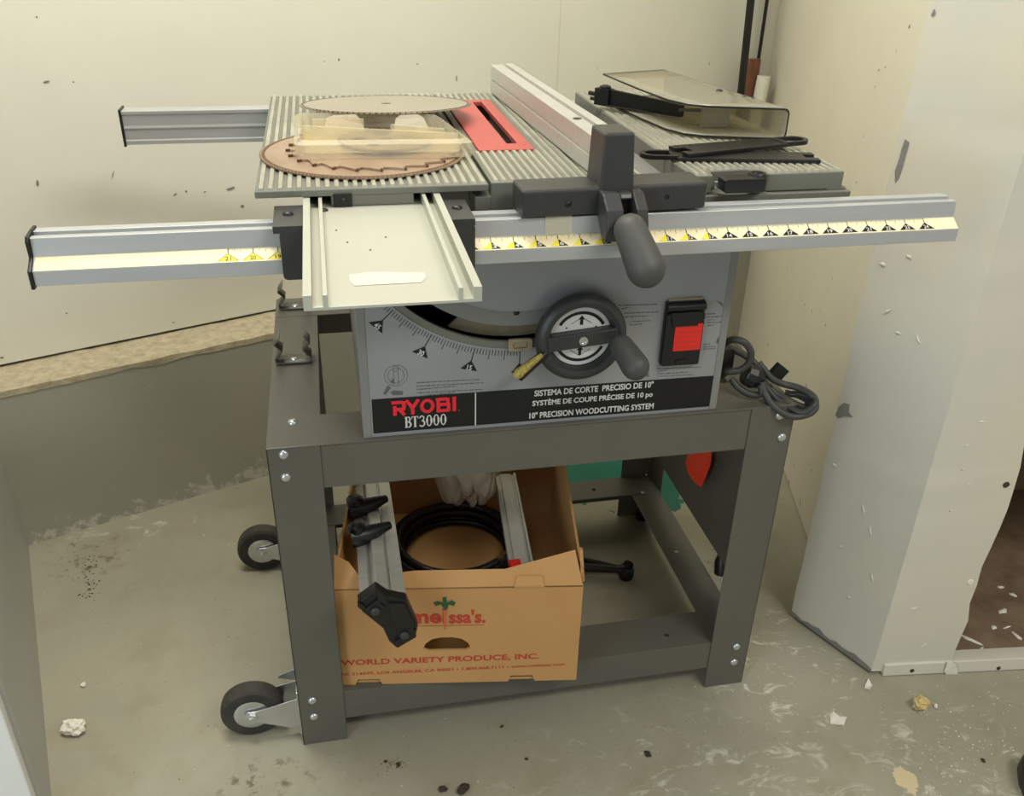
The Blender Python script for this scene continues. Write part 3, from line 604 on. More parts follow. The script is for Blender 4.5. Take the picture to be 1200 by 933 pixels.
# hand wheel
WC = Vector((.2152, .082, .7052))
mb = MB(); mb.lathe(WC+Vector((0,.022,0)), (0,-1,0), [(.012,-.012), (.02,-.002), (.050,0), (.0575,.004), (.0615,.011), (.0615,.017), (.058,.0225), (.052,.025), (.046,.0235), (.0435,.019), (.0425,.012), (.002,.012)], 56); hw = mb.build('hand_wheel', 'dkgrey', saw, smooth=35)
WFc = lambda u, v, w: Vector((WC.x+u, WC.y+.010-w, WC.z+v))
tl = math.radians(5)
def seg_(r, up):
    pts = []
    for i in range(25):
        t = math.radians(15+150*i/24); pts.append((r*math.cos(t), r*math.sin(t)))
    if not up: pts = [(-x, -y) for x, y in pts]
    return [(x*math.cos(tl)-y*math.sin(tl), x*math.sin(tl)+y*math.cos(tl)) for x, y in pts]
mb = MB()
for upx in (True, False): mb.prism([seg_(.0415, upx)], WFc, 0, .0008)
wl = mb.build('wheel_label', 'wprint', hw)
mb = MB()
for s in (1, -1):
    stroke(mb, WFc, [(.034*math.cos(math.radians(t)), s*.034*math.sin(math.radians(t))) for t in range(28, 153, 8)], .0042, .0012)
    stroke(mb, WFc, [(-.014, s*.0185), (0, s*.0275), (.014, s*.0185)], .0006, .0012)
    yb_, yt = s*.017, s*.0245
    if s < 0: yb_, yt = s*.027, s*.0195
    stroke(mb, WFc, [(0, min(yb_, yt) if s > 0 else yb_), (0, yt)], .004, .0013); quad(mb, WFc, [(-.0045, yt), (.0045, yt), (0, yt+.006)], .0013)
    for dx in (-.02, .02): quad(mb, WFc, [(dx-.001, s*.0135-.001), (dx+.001, s*.0135-.001), (dx+.001, s*.0135+.001), (dx-.001, s*.0135+.001)], .0012)
mb.build('label_arrows', 'bprint', hw, kind='stuff')
mb = MB(); Tm = Matrix.Translation(WC) @ Matrix.Rotation(-tl, 4, 'Y'); mb.box(-.047, .047, -.004, .010, -.0105, .0105, T=Tm); mb.build('spoke', 'dkgrey', hw, bevel=.002)
mb = MB(); mb.lathe(WC+Vector((0,-.004,0)), (0,-1,0), [(.006,0), (.006,.0022), (.0035,.0022), (.003,.0005)], 16); mb.build('hub_screw', 'zinc', hw)
ka = Vector((WC.x+.042, .068, WC.z+.004)); kb = U(747, 433, 'y', .012)
def capsule(mb, a, b, r0, r1, seg=24):
    a = Vector(a); b = Vector(b); d = b-a; L_ = d.length; pr = [(r0*math.sin(math.radians(t)), r0*(1-math.cos(math.radians(t)))) for t in (8, 30, 50, 70, 90)]
    pr += [(r1*math.cos(math.radians(t)), L_-r1+r1*math.sin(math.radians(t))) for t in (0, 20, 40, 55, 70, 82)]
    mb.lathe(a, d, pr, seg)
mb = MB(); capsule(mb, ka, kb+(kb-ka).normalized()*.012, .0155, .0180); mb.build('knob', 'rubber', hw, smooth=50)
# bevel lock lever with speckled tape
a = U(641, 413, 'y', .085); b = U(606, 441, 'y', .070)
mb = MB(); mb.tube([a, a.lerp(b, .6), b], [.006, .0075, .009], 12); lv = mb.build('lock_lever', 'black', saw, bevel=.002, smooth=50)
mb = MB(); up_ = Vector((0,-.003,.0045)); mb.tube([a.lerp(b, .2)+up_, a.lerp(b, .6)+up_, b+up_, b+(b-a)*.08+up_*.6], [.0035, .0052, .0070, .004], 12); mb.build('tape_wrap', 'tape', lv, smooth=50)

# front rail
prof = [(.031,.8985), (.018,.8985), (.018,.8925), (.011,.8925), (.011,.8968), (.002,.8968), (0,.8776), (-.0145,.8672), (-.0145,.8516), (.028,.8516), (.028,.875), (.033,.88)]
RX0, RX1 = -.3931, .6527
mb = MB(); mb.prism([prof], YZ, RX0, RX1); rail = mb.build('front_rail', 'railblue', saw, bevel=.0007)
mb = MB(); mb.prism([[(.034,.9005), (.020,.9005), (.000,.8990), (-.0035,.8945), (-.0025,.8776), (-.0175,.8680), (-.0175,.8490), (.030,.8490), (.036,.875)]], YZ, RX0-.0035, RX0-.0002); mb.build('end_cap', 'black', rail, bevel=.0008)
RFm = lambda u, v, w: Vector((u, 0 + (-.0145)*(1-v) - .59*w, .8776 - .0104*(1-v) + .81*w))         # v=1 crease, v=0 outer edge
def tape_(x0, x1):
    mb = MB(); quad(mb, RFm, [(x0,.02), (x1,.02), (x1,.97), (x0,.97)], .0003); return mb.build('scale_tape', 'scale', rail)
tape_(RX0+.002, -.126); tape_(.03, RX1-.001)
ins = .0254
mk = MB(); my = MB(); mw = MB()
for k in list(range(-8, -4)) + list(range(2, 25)):
    x = k*ins; stroke(mk, RFm, [(x,.97), (x,.62)], .0008, .0006)
    left = k < 0
    bt = .10; ap = .62; hw_ = .0105
    if left or k <= 13:
        quad(my, RFm, [(x-hw_,bt), (x+(hw_ if left else 0),bt), (x,ap)], .0006)
        stroke(mk, RFm, [(x-hw_,bt), (x,ap), (x+hw_,bt)], .0006, .0008) if left else None
    if not left: quad(mk, RFm, [(x+(0 if k <= 13 else -hw_),bt), (x+hw_,bt), (x,ap)], .0006)
    num = str(k) if not left else str(13-k)
    if left: put_text(mk, num, RFm, x-.0030, x+.0030, .14, .40, w=.0009)
    elif k > 13: put_text(mw, num, RFm, x-.0032, x+.0032, .14, .42, w=.0009, bold=.02)
    else: put_text(mw, num, RFm, x+.0008, x+.0055, .14, .42, w=.0009, bold=.02)
    if k < 24 and k != -5:
        for j in range(1, 16): stroke(mk, RFm, [(x+ins*j/16,.97), (x+ins*j/16,.62 if j == 8 else (.80 if j % 4 == 0 else .88))], .00035, .0006)
mk.build('scale_marks', 'bprint', rail, kind='stuff'); my.build('yellow_triangles', 'yel', rail, kind='stuff'); mw.build('scale_numbers', 'wprint', rail, kind='stuff')
# rear rail
mb = MB(); mb.prism([[(.640,.895), (.672,.895), (.672,.842), (.640,.842), (.640,.848), (.6412,.850), (.6412,.864), (.640,.868), (.6412,.872), (.6412,.888), (.640,.890)]], YZ, -.4125, .60); rr_ = mb.build('rear_rail', 'railblue', saw, bevel=.0006)
mb = MB(); mb.box(-.416, -.4127, .637, .675, .839, .898); mb.build('end_cap', 'black', rr_, bevel=.0008)

# ribbed tables
def ridges(mb, x0, x1, n, y0f, y1, skip=None, wf=.56):
    p = (x1-x0)/n
    for i in range(n):
        a = x0+p*(i+.5)-p*wf/2; b = a+p*wf; y0 = y0f(a, b) if callable(y0f) else y0f
        spans = [(y0, y1)]
        if skip and b > skip[0] and a < skip[1]: spans = [(y0, skip[2]), (skip[3], y1)]
        for s, e in spans:
            g = .0007; mb.hexa([Vector(v) for v in ((a-.0005,s,H-.0028), (b+.0005,s,H-.0028), (b+.0005,e,H-.0028), (a-.0005,e,H-.0028), (a+g,s+.001,H), (b-g,s+.001,H), (b-g,e-.001,H), (a+g,e-.001,H))])
TX0, TX1, TY0, TY1 = -.1745, .0850, .060, .612
mb = MB(); mb.box(TX0, TX1, TY0, TY1, .9122, H-.0026); mb.box(-.093, -.001, TY0+.0006, TY1-.01, .9002, .9123); slt = mb.build('sliding_table', 'table', saw, bevel=.0012)
mb = MB(); ridges(mb, TX0+.0015, TX1-.001, 25, TY0+.002, TY1-.002); mb.build('ribs', 'ridge', slt)
mb = MB(); mb.box(-.0905, -.0700, TY0-.002, TY0+.004, .8985, .9155); lt = mb.build('latch', 'black', slt, bevel=.001); bolt((-.0795, TY0-.002, .907), (0,-1,0), lt, .0035, 'black')
# base extrusion the table slides on
QX0, QX1, QY0, QY1 = -.1235, .0285, -.226, .36
pr_ = [(QX0,.8972), (QX1,.8972), (QX1,.9115), (QX1-.0075,.9115), (QX1-.0075,.9004), (QX1-.0165,.9004), (QX1-.0165,.9112), (QX1-.0205,.9112), (QX1-.0205,.9000), (QX0+.0205,.9000), (QX0+.0205,.9112), (QX0+.0165,.9112), (QX0+.0165,.9004), (QX0+.0075,.9004), (QX0+.0075,.9115), (QX0,.9115)]
mb = MB(); mb.prism([pr_], lambda u, v, w: Vector((u, w, v)), QY0, QY1); bp_ = mb.build('slide_base', 'plate', saw, bevel=.0006)
mb = MB(); mb.add([U(x, y, 'z', .9004) for x, y in ((409,322), (430,319), (455,318.5), (480,319), (497,319), (499,325), (494,331), (470,332), (440,333.5), (415,335), (410,330))], [tuple(range(11))]); mb.build('worn_patch', 'wear', bp_)
for x, y in ((380,247), (499,240)): bolt(U(x, y, 'z', .9), (0,0,1), bp_, .0045, 'black')
for x, y in ((394,270), (452,278), (434,293), (407,284)):
    p = U(x, y, 'z', .9002); mb = MB(); mb.lathe(p, (0,0,1), [(.0012,0), (.0012,.0003)], 7); mb.build('pit_mark', 'soil', bp_)
# carriage brackets clamping the base to the front rail
for x0, x1 in ((-.1545, -.1240), (.0285, .0560)):
    mb = MB(); mb.box(x0, x1, -.0225, .050, .8988, .9065); mb.prism([rrect(x0+(.006 if x0 < 0 else 0), x1, .8475, .9005, .005)], XZ(-.0180), 0, .004); mb.box(x0, x1, .040, .050, .880, .9000)
    g = mb.build('carriage_bracket', 'dkgrey', saw, bevel=.0012)
    bolt(((x0+x1)/2, .018, .9065), (0,0,1), g, .006, 'black')
# fixed table with the red insert
FX0, FX1 = .0888, .2760
IX0, IX1, IY0, IY1 = .0985, .1722, .2085, .5455
mb = MB(); fy0, fy1 = .0645, .612; zt_ = H-.0026
mb.prism([[(FX0,fy0), (FX1,fy0), (FX1,fy1), (FX0,fy1)], [(IX0,IY0), (IX1,IY0), (IX1,IY1), (IX0,IY1)]], XY, .888, zt_)
mb.box(.0700, FX0+.002, fy0+.001, fy0+.05, .8880, .9040)
ft = mb.build('fixed_table', 'table', saw, bevel=.0008)
mb = MB(); ridges(mb, FX0+.0015, FX1-.002, 19, fy0+.002, fy1-.002, skip=(IX0-.001, IX1+.001, IY0-.0015, IY1+.0015)); mb.build('ribs', 'ridge', ft)
mb = MB(); mb.prism([[(IX0+.0004,IY0+.0004), (IX1-.0004,IY0+.0004), (IX1-.0004,IY1-.0004), (IX0+.0004,IY1-.0004)], [(.1415,.2430), (.1560,.2430), (.1560,.527), (.1415,.527)]], XY, H-.006, H-.0001)
ins_ = mb.build('throat_insert', 'red', ft, bevel=.0003)
# grey box under the insert, and the machine's inner frame up to the tables
mb = MB(); mb.box(-.03, .40, .125, .505, .868, .8965); mb.build('under_frame', 'body', saw)
# accessory table with notch and clamp handle
AX0, AX1 = .3341, .5335; NX0, NX1 = .3600, .4330; ay0, ay1 = .0645, .612
mb = MB(); mb.prism([[(AX0,ay0), (NX0,ay0), (NX0+.004,ay0+.020), (NX1-.020,ay0+.024), (NX1,ay0), (AX1,ay0), (AX1,ay1), (AX0,ay1)]], XY, .8985, zt_)
mb.box(AX0, AX1+.010, .0575, ay1, .8895, .8975); mb.box(AX0, AX0+.01, ay0, ay1, .868, .90); mb.box(AX1-.02, AX1+.006, ay0, ay1, .8970, .9005); at = mb.build('accessory_table', 'table', saw, bevel=.0012)
def nf(a, b):
    if b < NX0 or a > NX1: return ay0+.002
    return ay0+.0265
mb = MB(); ridges(mb, AX0+.0015, AX1-.0015, 20, nf, ay1-.002); mb.build('ribs', 'ridge', at)
mb = MB(); mb.prism([rrect(.3655, .4175, .905, .9215, .003)], XZ(.0615), 0, .022); ch_ = mb.build('clamp_handle', 'black', at, bevel=.002)
mb = MB(); mb.lathe((.4140,.058,.9045), (0,0,1), [(.0115,0), (.0115,.017), (.010,.0195), (.007,.0195), (.006,.017)], 20); mb.build('cam_boss', 'black', ch_, smooth=40)
mb = MB(); mb.box(.362, .372, .060, .066, .905, .913); mb.build('catch', 'zinc', at)

# ================================================================== RIP FENCE
Fp = Vector((.2085, .085, H+.001)); Bp = Vector((.1838, .600, H+.001)); fd = (Bp-Fp); fd.z = 0; fd.normalize(); fr_ = Vector((fd.y, -fd.x, 0))
fence = empty('rip_fence', Fp, 'long aluminium rip fence with dark grey clamp head and cylindrical lever grip', 'fence')
def FN(t, z, s): return Fp + fr_*t + fd*s + Vector((0,0,z-.9237))
zb = UP(574.1, 70.8, Bp, fd).z; zf = UP(691.9, 148.8, Fp-fd*.02, fd).z
zt2 = (zb+zf)/2; print('fence top', zb, zf)
zt2 = .968
wF = .0375
pr_ = [(0,.9245), (0,.9440), (.0022,.9440), (.0022,.9466), (0,.9466), (0,zt2), (.0195,zt2), (.0195,zt2-.004), (.0245,zt2-.004), (.0245,zt2+.0015), (wF,zt2+.0015), (wF,.9245)]
mb = MB(); mb.prism([pr_], FN, -.045, (Bp-Fp).length); fb = mb.build('fence_bar', 'alu', fence, bevel=.0007)
mb = MB(); mb.lathe(FN(.012, zt2-.0005, .085), (0,0,1), [(.0055,0), (.0055,.0012), (.003,.0012)], 12); mb.build('screw', 'black', fb)
# head in the same skewed frame
def HB(mb, t0, t1, s0_, s1_, z0, z1):
    mb.hexa([FN(t0, z0, s0_), FN(t1, z0, s0_), FN(t1, z0, s1_), FN(t0, z0, s1_), FN(t0, z1, s0_), FN(t1, z1, s0_), FN(t1, z1, s1_), FN(t0, z1, s1_)])
sF = -.0875
def xt(x): return x - Fp.x
mb = MB(); HB(mb, xt(.1065), xt(.3235), sF, sF+.050, .8995, .9300); hd = mb.build('clamp_head', 'dkgrey', fence, bevel=.0035, seg=3)
mb = MB()
p1 = U(705.5, 157, 'y', -.006); p2 = U(742, 155, 'y', -.006); print('post', p1, p2)
cx0, cx1, zp = xt(p1.x), xt(p2.x), p1.z
b4 = [FN(cx0-.002, .905, sF-.004), FN(cx1+.004, .905, sF-.004), FN(cx1+.004, .905, sF+.046), FN(cx0-.003, .905, sF+.046)]; t4 = [FN(cx0, zp, sF-.001), FN(cx1, zp, sF-.001), FN(cx1-.001, zp, sF+.046), FN(cx0, zp, sF+.046)]
mb.hexa(b4+t4); mb.build('head_post', 'dkgrey', fence, bevel=.0032, seg=3)
# lever yoke: two cheeks with a gap
yk = MB(); cc = (cx0+cx1)/2+.006
for t0, t1 in ((cc-.026, cc-.006), (cc+.009, cc+.0225)):
    yk.prism([[(sF+.002,.9275), (sF-.013,.9265), (sF-.030,.9120), (sF-.036,.893), (sF-.030,.8765), (sF-.018,.8790), (sF+.002,.8995)]], lambda u, v, w: FN(w, v, u), t0, t1)
yk.prism([[(sF+.002,.9272), (sF-.012,.9262), (sF-.016,.920), (sF+.002,.916)]], lambda u, v, w: FN(w, v, u), cc-.006, cc+.009)
yk.build('lever_yoke', 'dkgrey', fence, bevel=.0018)
mb = MB(); mb.tube([FN(cc-.010, .897, sF-.022), FN(cc+.018, .897, sF-.022)], .0075, 16); mb.build('pivot_pin', 'dkgrey', fence, smooth=50)
la = U(733, 256, 'y', -.040); lb = U(760, 322, 'y', -.082); print('lever', la, lb, (lb-la).length)
mb = MB(); capsule(mb, la-(lb-la).normalized()*.004, lb+(lb-la).normalized()*.014, .0180, .0212, 32); mb.build('lever_grip', 'rubber', fence, smooth=60)
bolt(FN(xt(.158), .9135, sF), (0,-1,0), fence, .0038, 'black')
mb = MB(); p = FN(xt(.275), .9155, sF); mb.lathe(p+Vector((0,.001,0)), (0,-1,0), [(.0026,0), (.0026,.0018), (.0014,.0018), (.0012,.0006)], 10); mb.build('dark_hole_plug', 'black', fence)  # black piece stands in for the dark of a screw hole
mb = MB(); HB(mb, xt(.138), xt(.170), sF-.0010, sF+.02, .8985, .9005)
mb2_ = MB(); mb2_.add([Vector((x, -.0008-.0002, z)) + Vector((0,(.8965-z)*-.0,0)) for x, z in ((.1385,.8780), (.1690,.8780), (.1690,.8985), (.1385,.8985))], [(0,1,2,3)]); 
mb2_.v = [Vector((v.x, (-.0012 if v.z < .88 else .0), v.z)) for v in mb2_.v]; mb2_.build('cursor_window', 'case', fence)

# ================================================================== THINGS ON THE TABLE
def blade_mesh(mb, c, r, teeth, depth, th=.0024, hole=.008, tilt=None, holes=0, hook=.5):
    tilt = tilt or Matrix.Identity(3); c = Vector(c); ring_ = []
    for i in range(teeth):
        a = 2*math.pi*i/teeth; da = 2*math.pi/teeth
        ring_ += [(r*math.cos(a), r*math.sin(a)), ((r-depth)*math.cos(a+da*.12), (r-depth)*math.sin(a+da*.12)), ((r-depth*.9)*math.cos(a+da*.40), (r-depth*.9)*math.sin(a+da*.40))]
    hs = [[(hole*math.cos(-t), hole*math.sin(-t)) for t in [2*math.pi*k/20 for k in range(20)]]]
    for k in range(holes):
        a = 2*math.pi*k/holes+.4; hs.append([(r*.55*math.cos(a)+.009*math.cos(-t), r*.55*math.sin(a)+.009*math.sin(-t)) for t in [2*math.pi*q/14 for q in range(14)]])
    mb.prism([ring_]+hs, lambda u, v, w: c + tilt @ Vector((u, v, w)), 0, th)
def rim(mb, c, r, depth, th, tilt=None, n=72):
    tilt = tilt or Matrix.Identity(3); c = Vector(c)
    out = [(r*math.cos(2*math.pi*k/n), r*math.sin(2*math.pi*k/n)) for k in range(n)]; inn = [((r-depth)*math.cos(-2*math.pi*k/n), (r-depth)*math.sin(-2*math.pi*k/n)) for k in range(n)]
    mb.prism([out, inn], lambda u, v, w: c + tilt @ Vector((u, v, w)), -.0002, th)
fr1 = U(432, 209, 'z', H+.002); c1 = Vector((-.0480, fr1.y+.127, H+.0004)); print('blade1', c1, U(301,183,'z',H), U(548,190,'z',H))
e = empty('circular_saw_disc', c1, 'large fine-toothed circular saw blade, brown with age, lying flat on the ribbed table', 'saw blade', 'loose circular saw blades')
mb = MB(); blade_mesh(mb, c1, .127, 150, .0022); mb.build('blade_disc', 'rust', e)
mb = MB(); rim(mb, c1, .1245, .004, .0026); mb.build('stained_rim', 'darkteeth', e)
c2 = Vector((-.0330, c1.y+.006, H+.0030))
e = empty('circular_saw_disc', c2, 'coarse-toothed circular saw blade stacked on the larger brown blade under the clear case', 'saw blade', 'loose circular saw blades')
mb = MB(); blade_mesh(mb, c2, .110, 24, .011, hook=.6); mb.build('blade_disc', 'rust', e)
mb = MB()
for i in range(24):
    a = 2*math.pi*i/24; mb.box(.1045, .1105, -.0012, .0014, -.0001, .0028, T=Matrix.Translation(c2) @ Matrix.Rotation(a, 4, 'Z'))
mb.build('carbide_tips', 'darkteeth', e, kind='stuff')
# clear clamshell: tray with rim, ribs and a smaller blade inside
ZK0, ZK1 = H+.0060, H+.0265
k_fl, k_fr, k_br, k_bl = U(346,187,'z',ZK0), U(556,182,'z',ZK0+.002), U(514,136,'z',ZK1-.004), U(344,134,'z',ZK1-.004)
print('case', k_fl, k_fr, k_br, k_bl)
case = empty('blade_case', (k_fl+k_br)/2*1.0, 'empty-looking clear plastic clamshell blade case lying on stacked saw blades', 'case'); case.location.z = ZK0
def KC(u, v, w):      # u across 0..1, v deep 0..1, w height
    a = k_fl.lerp(k_fr, u); b = k_bl.lerp(k_br, u); p = a.lerp(b, v); return Vector((p.x, p.y, w))
o_ = rrect(0, 1, 0, 1, .06, 4); in1 = [(.5+(x-.5)*.93, .5+(y-.5)*.91) for x, y in o_]; in2 = [(.5+(x-.5)*.88, .5+(y-.5)*.86) for x, y in o_]
mb = MB()
def skirt(ra, za, rb, zb_):
    n = len(ra); mb.add([KC(*p, za) for p in ra] + [KC(*p, zb_) for p in rb], [(i, (i+1) % n, (i+1) % n+n, i+n) for i in range(n)])
skirt(o_, ZK0, o_, ZK1-.004); skirt(o_, ZK1-.004, in1, ZK1); skirt(in1, ZK1, in2, ZK0+.004)
mb.add([KC(*p, ZK0+.004) for p in in2], [tuple(range(len(in2)))])
cs = mb.build('case_tray', 'case', case, smooth=30)
mb = MB()
def fin(u0, v0, u1, v1, z0, z1, th=.022):
    a = Vector((u0, v0)); b = Vector((u1, v1)); d = (b-a).normalized(); n_ = Vector((-d.y, d.x))*th/2
    q = [a-n_, b-n_, b+n_, a+n_]; mb.hexa([KC(*p, z0) for p in q] + [KC(*p, z1) for p in q])
for args in ((.05,.48,.95,.20), (.60,.52,.90,.36), (.12,.70,.45,.72)): fin(*args, ZK0+.0045, ZK1+.001)
for (u0, v0), (u1, v1) in (((.18,.62), (.46,.88)), ((.62,.60), (.88,.90))):
    q = [(u0,v0), (u1,v0+.06), (u1-.02,v1), (u0+.05,v1-.04)]; q2_ = [(u0+.03,v0+.06), (u1-.04,v0+.11), (u1-.05,v1-.05), (u0+.08,v1-.09)]
    mb.hexa([KC(*p, ZK0+.0045) for p in q] + [KC(*p, ZK1+.003) for p in q2_])
mb.build('moulded_ribs', 'case', case)
mb = MB(); blade_mesh(mb, KC(.55,.40,ZK0+.0050), .060, 40, .003, holes=5); o = mb.build('circular_saw_disc', 'steel', smooth=False); tag(o, 'small steel saw blade with round holes seen inside the clear case', 'saw blade', 'loose circular saw blades')
# thin plywood blade leaning on the back of the case
pl, pr2 = U(352,124,'z',H+.0165), U(552,126,'z',H+.0165); c3 = (pl+pr2)/2; r3 = (pr2-pl).length/2; print('blade3', c3, r3)
tl3 = Matrix.Rotation(math.radians(-5.0), 3, 'X'); c3.z += .003
e = tag(MB().build('_', 'steel'), 'x', 'x'); bpy.data.objects.remove(e)
e = empty('circular_saw_disc', c3, 'pale thin plywood saw blade resting on the back edge of the clear case', 'saw blade', 'loose circular saw blades')
mb = MB(); blade_mesh(mb, c3, r3, 96, .0035, th=.0016, tilt=tl3); mb.build('blade_disc', 'pale', e)
mb = MB(); rim(mb, c3, r3-.0032, .0022, .0019, tilt=tl3); mb.build('dark_rim', 'darkteeth', e)

# smoked blade guard lying on its side
ZG0, ZG1 = H+.0025, .967
guard = empty('blade_guard', (.46,.36,ZG0), 'smoked clear plastic blade guard with black splitter arm lying on its side', 'blade guard')
Rt = [Vector(p) for p in ((.5260,.2140), (.5200,.2500), (.5080,.32), (.4940,.40), (.4810,.48), (.4690,.5440))]
Lf = [Vector(p) for p in ((.4230,.2400), (.3960,.2570), (.3800,.2900), (.3680,.36), (.3580,.44), (.3500,.5090))]
mb = MB(); vs = []; NP = None
for a, b in zip(Rt, Lf):
    d = (b-a); L_ = d.length; d = d/L_; rad = .007; pr = []
    lo, hi = ZG0+.0012, ZG1-.0012
    for t in (1, .75, .5, .25): pr.append((L_*t if L_*t > rad else rad, lo))
    for k in range(6): t = math.radians(k*18); pr.append((rad-rad*math.sin(t), lo+rad-rad*math.cos(t)))
    for k in range(6): t = math.radians(k*18); pr.append((rad-rad*math.cos(t), hi-rad+rad*math.sin(t)))
    for t in (.25, .5, .75, 1): pr.append((L_*t, hi))
    NP = len(pr); vs += [Vector((a.x+d.x*s, a.y+d.y*s, z)) for s, z in pr]
mb.add(vs, [(i*NP+j, i*NP+j+1, (i+1)*NP+j+1, (i+1)*NP+j) for i in range(len(Rt)-1) for j in range(NP-1)])
gs = mb.build('guard_shell', ['clear', 'black'], guard, smooth=50); so = gs.modifiers.new('solid', 'SOLIDIFY'); so.thickness = .0026; so.offset = 0; so.material_offset_rim = 1
a = U(716, 114, 'z', .942); b = U(801, 127, 'z', .944); d = (b-a).normalized(); n_ = Vector((-d.y, d.x, 0))*.003
mb = MB(); mb.hexa([a-n_+Vector((0,0,-.011)), b-n_+Vector((0,0,-.011)), b+n_+Vector((0,0,-.011)), a+n_+Vector((0,0,-.011)), a-n_+Vector((0,0,.012)), b-n_+Vector((0,0,.004)), b+n_+Vector((0,0,.004)), a+n_+Vector((0,0,.012))])
mb.hexa([a-n_*4+Vector((0,0,-.0125)), b-n_*2+Vector((0,0,-.0125)), b+n_+Vector((0,0,-.0125)), a+n_+Vector((0,0,-.0125)), a-n_*4+Vector((0,0,-.0105)), b-n_*2+Vector((0,0,-.0105)), b+n_+Vector((0,0,-.0105)), a+n_+Vector((0,0,-.0105))])
arm = mb.build('splitter_arm', 'black', guard, bevel=.0008)
mb = MB(); e2 = a-d*.012
mb.box(-.014,.012,-.008,.008,-.013,.012, T=Matrix.Translation(e2) @ Matrix.Rotation(math.atan2(d.y, d.x), 4, 'Z')); mb.tube([e2-d*.03+Vector((0,0,.002)), e2], .0035, 8); mb.tube([e2-d*.026+Vector((0,0,-.006)), e2+Vector((0,0,-.006))], .003, 8); mb.lathe(e2+Vector((0,0,.011)), (0,0,1), [(.009,0), (.009,.004), (.005,.006)], 12); mb.build('mounting_bolt', 'black', guard, smooth=40)
for x, y in ((843,107), (872,113.5), (882,115)): bolt(U(x, y, 'z', ZG1-.0005), (0,0,1), guard, .0055 if x < 850 else .003, 'black')
p = U(840, 135, 'z', .945); mb = MB(); mb.box(p.x-.02, p.x+.02, p.y, p.y+.01, ZG0+.003, ZG1-.006); mb.build('inner_bracket', 'clear', guard)
a = U(835,118,'z',ZG1-.006); mb = MB(); mb.prism([[(-.05,-.0),(.0,-.012),(.0,.006),(-.044,.012)]], lambda u,v,w: a+Vector((u,v,w-.014)), 0, .002); mb.build('anti_kickback_pawl', 'rubber', guard)

# two flat wrenches
def wrench(p0, p1, wd0, wd1, loop0, z, label, loop_len=.042):
    p0 = Vector((p0[0], p0[1], 0)); p1 = Vector((p1[0], p1[1], 0)); d = (p1-p0).normalized(); n_ = Vector((-d.y, d.x, 0)); L_ = (p1-p0).length
    fr = lambda u, v, w: p0 + d*u + n_*v + Vector((0,0,z+w))
    e = empty('flat_wrench', p0.lerp(p1, .5)+Vector((0,0,z)), label, 'wrench', 'flat black wrenches on the side table')
    mb = MB(); mb.prism([[(0,-wd0/2), (L_-.020,-wd1/2), (L_,-wd1/2), (L_,-wd1*.18), (L_-.016,-wd1*.2), (L_-.016,wd1*.2), (L_,wd1*.18), (L_,wd1/2), (L_-.02,wd1/2), (0,wd0/2)]], fr, 0, .0045); mb.build('wrench_bar', 'black', e, bevel=.0008)
    ol = arc(-loop_len+.014, 0, .016, 90, 270, 12) + [(.004,-.016), (.004,.016)]; il = arc(-loop_len+.015, 0, .0105, 90, 270, 12) + [(-.006,-.0105), (-.006,.0105)]
    mb = MB(); mb.prism([ol, il[::-1]], fr, -.0001, .0055); mb.build('loop_handle', 'black', e, bevel=.001)
wrench((.3400,.1465), (.5200,.1140), .044, .040, 0, H+.0002, 'flat black wrench with its loop handle towards the rip fence')
wrench((.5000,.1800), (.3450,.1460), .036, .046, 0, H+.0050, 'flat black wrench crossing the other, loop handle beside the guard')

# ================================================================== CORD, TAG, PLUG
cord = empty('power_cord', (.50,.16,ZT), 'coiled dark grey power cord hanging over the stand corner', 'cord')
def cp(pts, yy):
    return spline([U(p[0], p[1], 'y', (p[2] if len(p) > 2 else yy)) for p in pts], 8)
r_c = .0052
mb = MB()
mb.tube(cp([(848,403,.155), (858,398,.140), (872,401,.130), (880,413,.128), (877,426,.130), (866,434,.135), (852,436,.140), (846,440,.15)], .14), r_c, 10)
mb.tube(cp([(850,406,.165), (862,411,.160), (874,417,.158), (886,428,.150), (893,442,.145), (899,455,.138), (909,467,.125), (921,475,.112), (936,483,.096), (945,482,.092), (954,475,.092), (955,468,.10), (948,461,.11), (934,454,.125), (918,450,.135), (904,443,.14), (893,430,.15), (889,425,.155)], .13), r_c, 10)
mb.tube(cp([(857,444,.150), (864,453,.142), (876,461,.132), (888,463,.126), (893,459,.122), (891,451,.126)], .13), r_c, 10)
mb.tube(cp([(893,448,.128), (896,460,.120), (903,472,.110), (914,482,.100), (926,488,.094), (938,488,.092), (950,484,.093), (956,476,.098), (950,466,.112), (938,462,.125), (926,462,.135)], .12), r_c, 10)
mb.tube(cp([(900,452,.145), (910,462,.135), (922,468,.125), (934,474,.118), (944,477,.112), (946,470,.118), (936,464,.13), (920,460,.14)], .12), r_c*.9, 10)
mb.build('cord_loops', 'cord', cord, smooth=60)
mb = MB(); a = U(872,437,'y',.145); b = U(893,446,'y',.138); mb.tube([a, a.lerp(b,.5), b], [.016,.018,.012], 12); mb.box(.434, .470, .150, .176, .600, .640); mb.build('strain_relief', 'black', cord, bevel=.003)
c = U(912, 436, 'y', .145); mb = MB(); mb.box(-.011, .011, -.005, .005, -.013, .011, T=Matrix.Translation(c) @ Matrix.Rotation(math.radians(38), 4, 'Y')); mb.build('cord_tie', 'black', cord, bevel=.001)
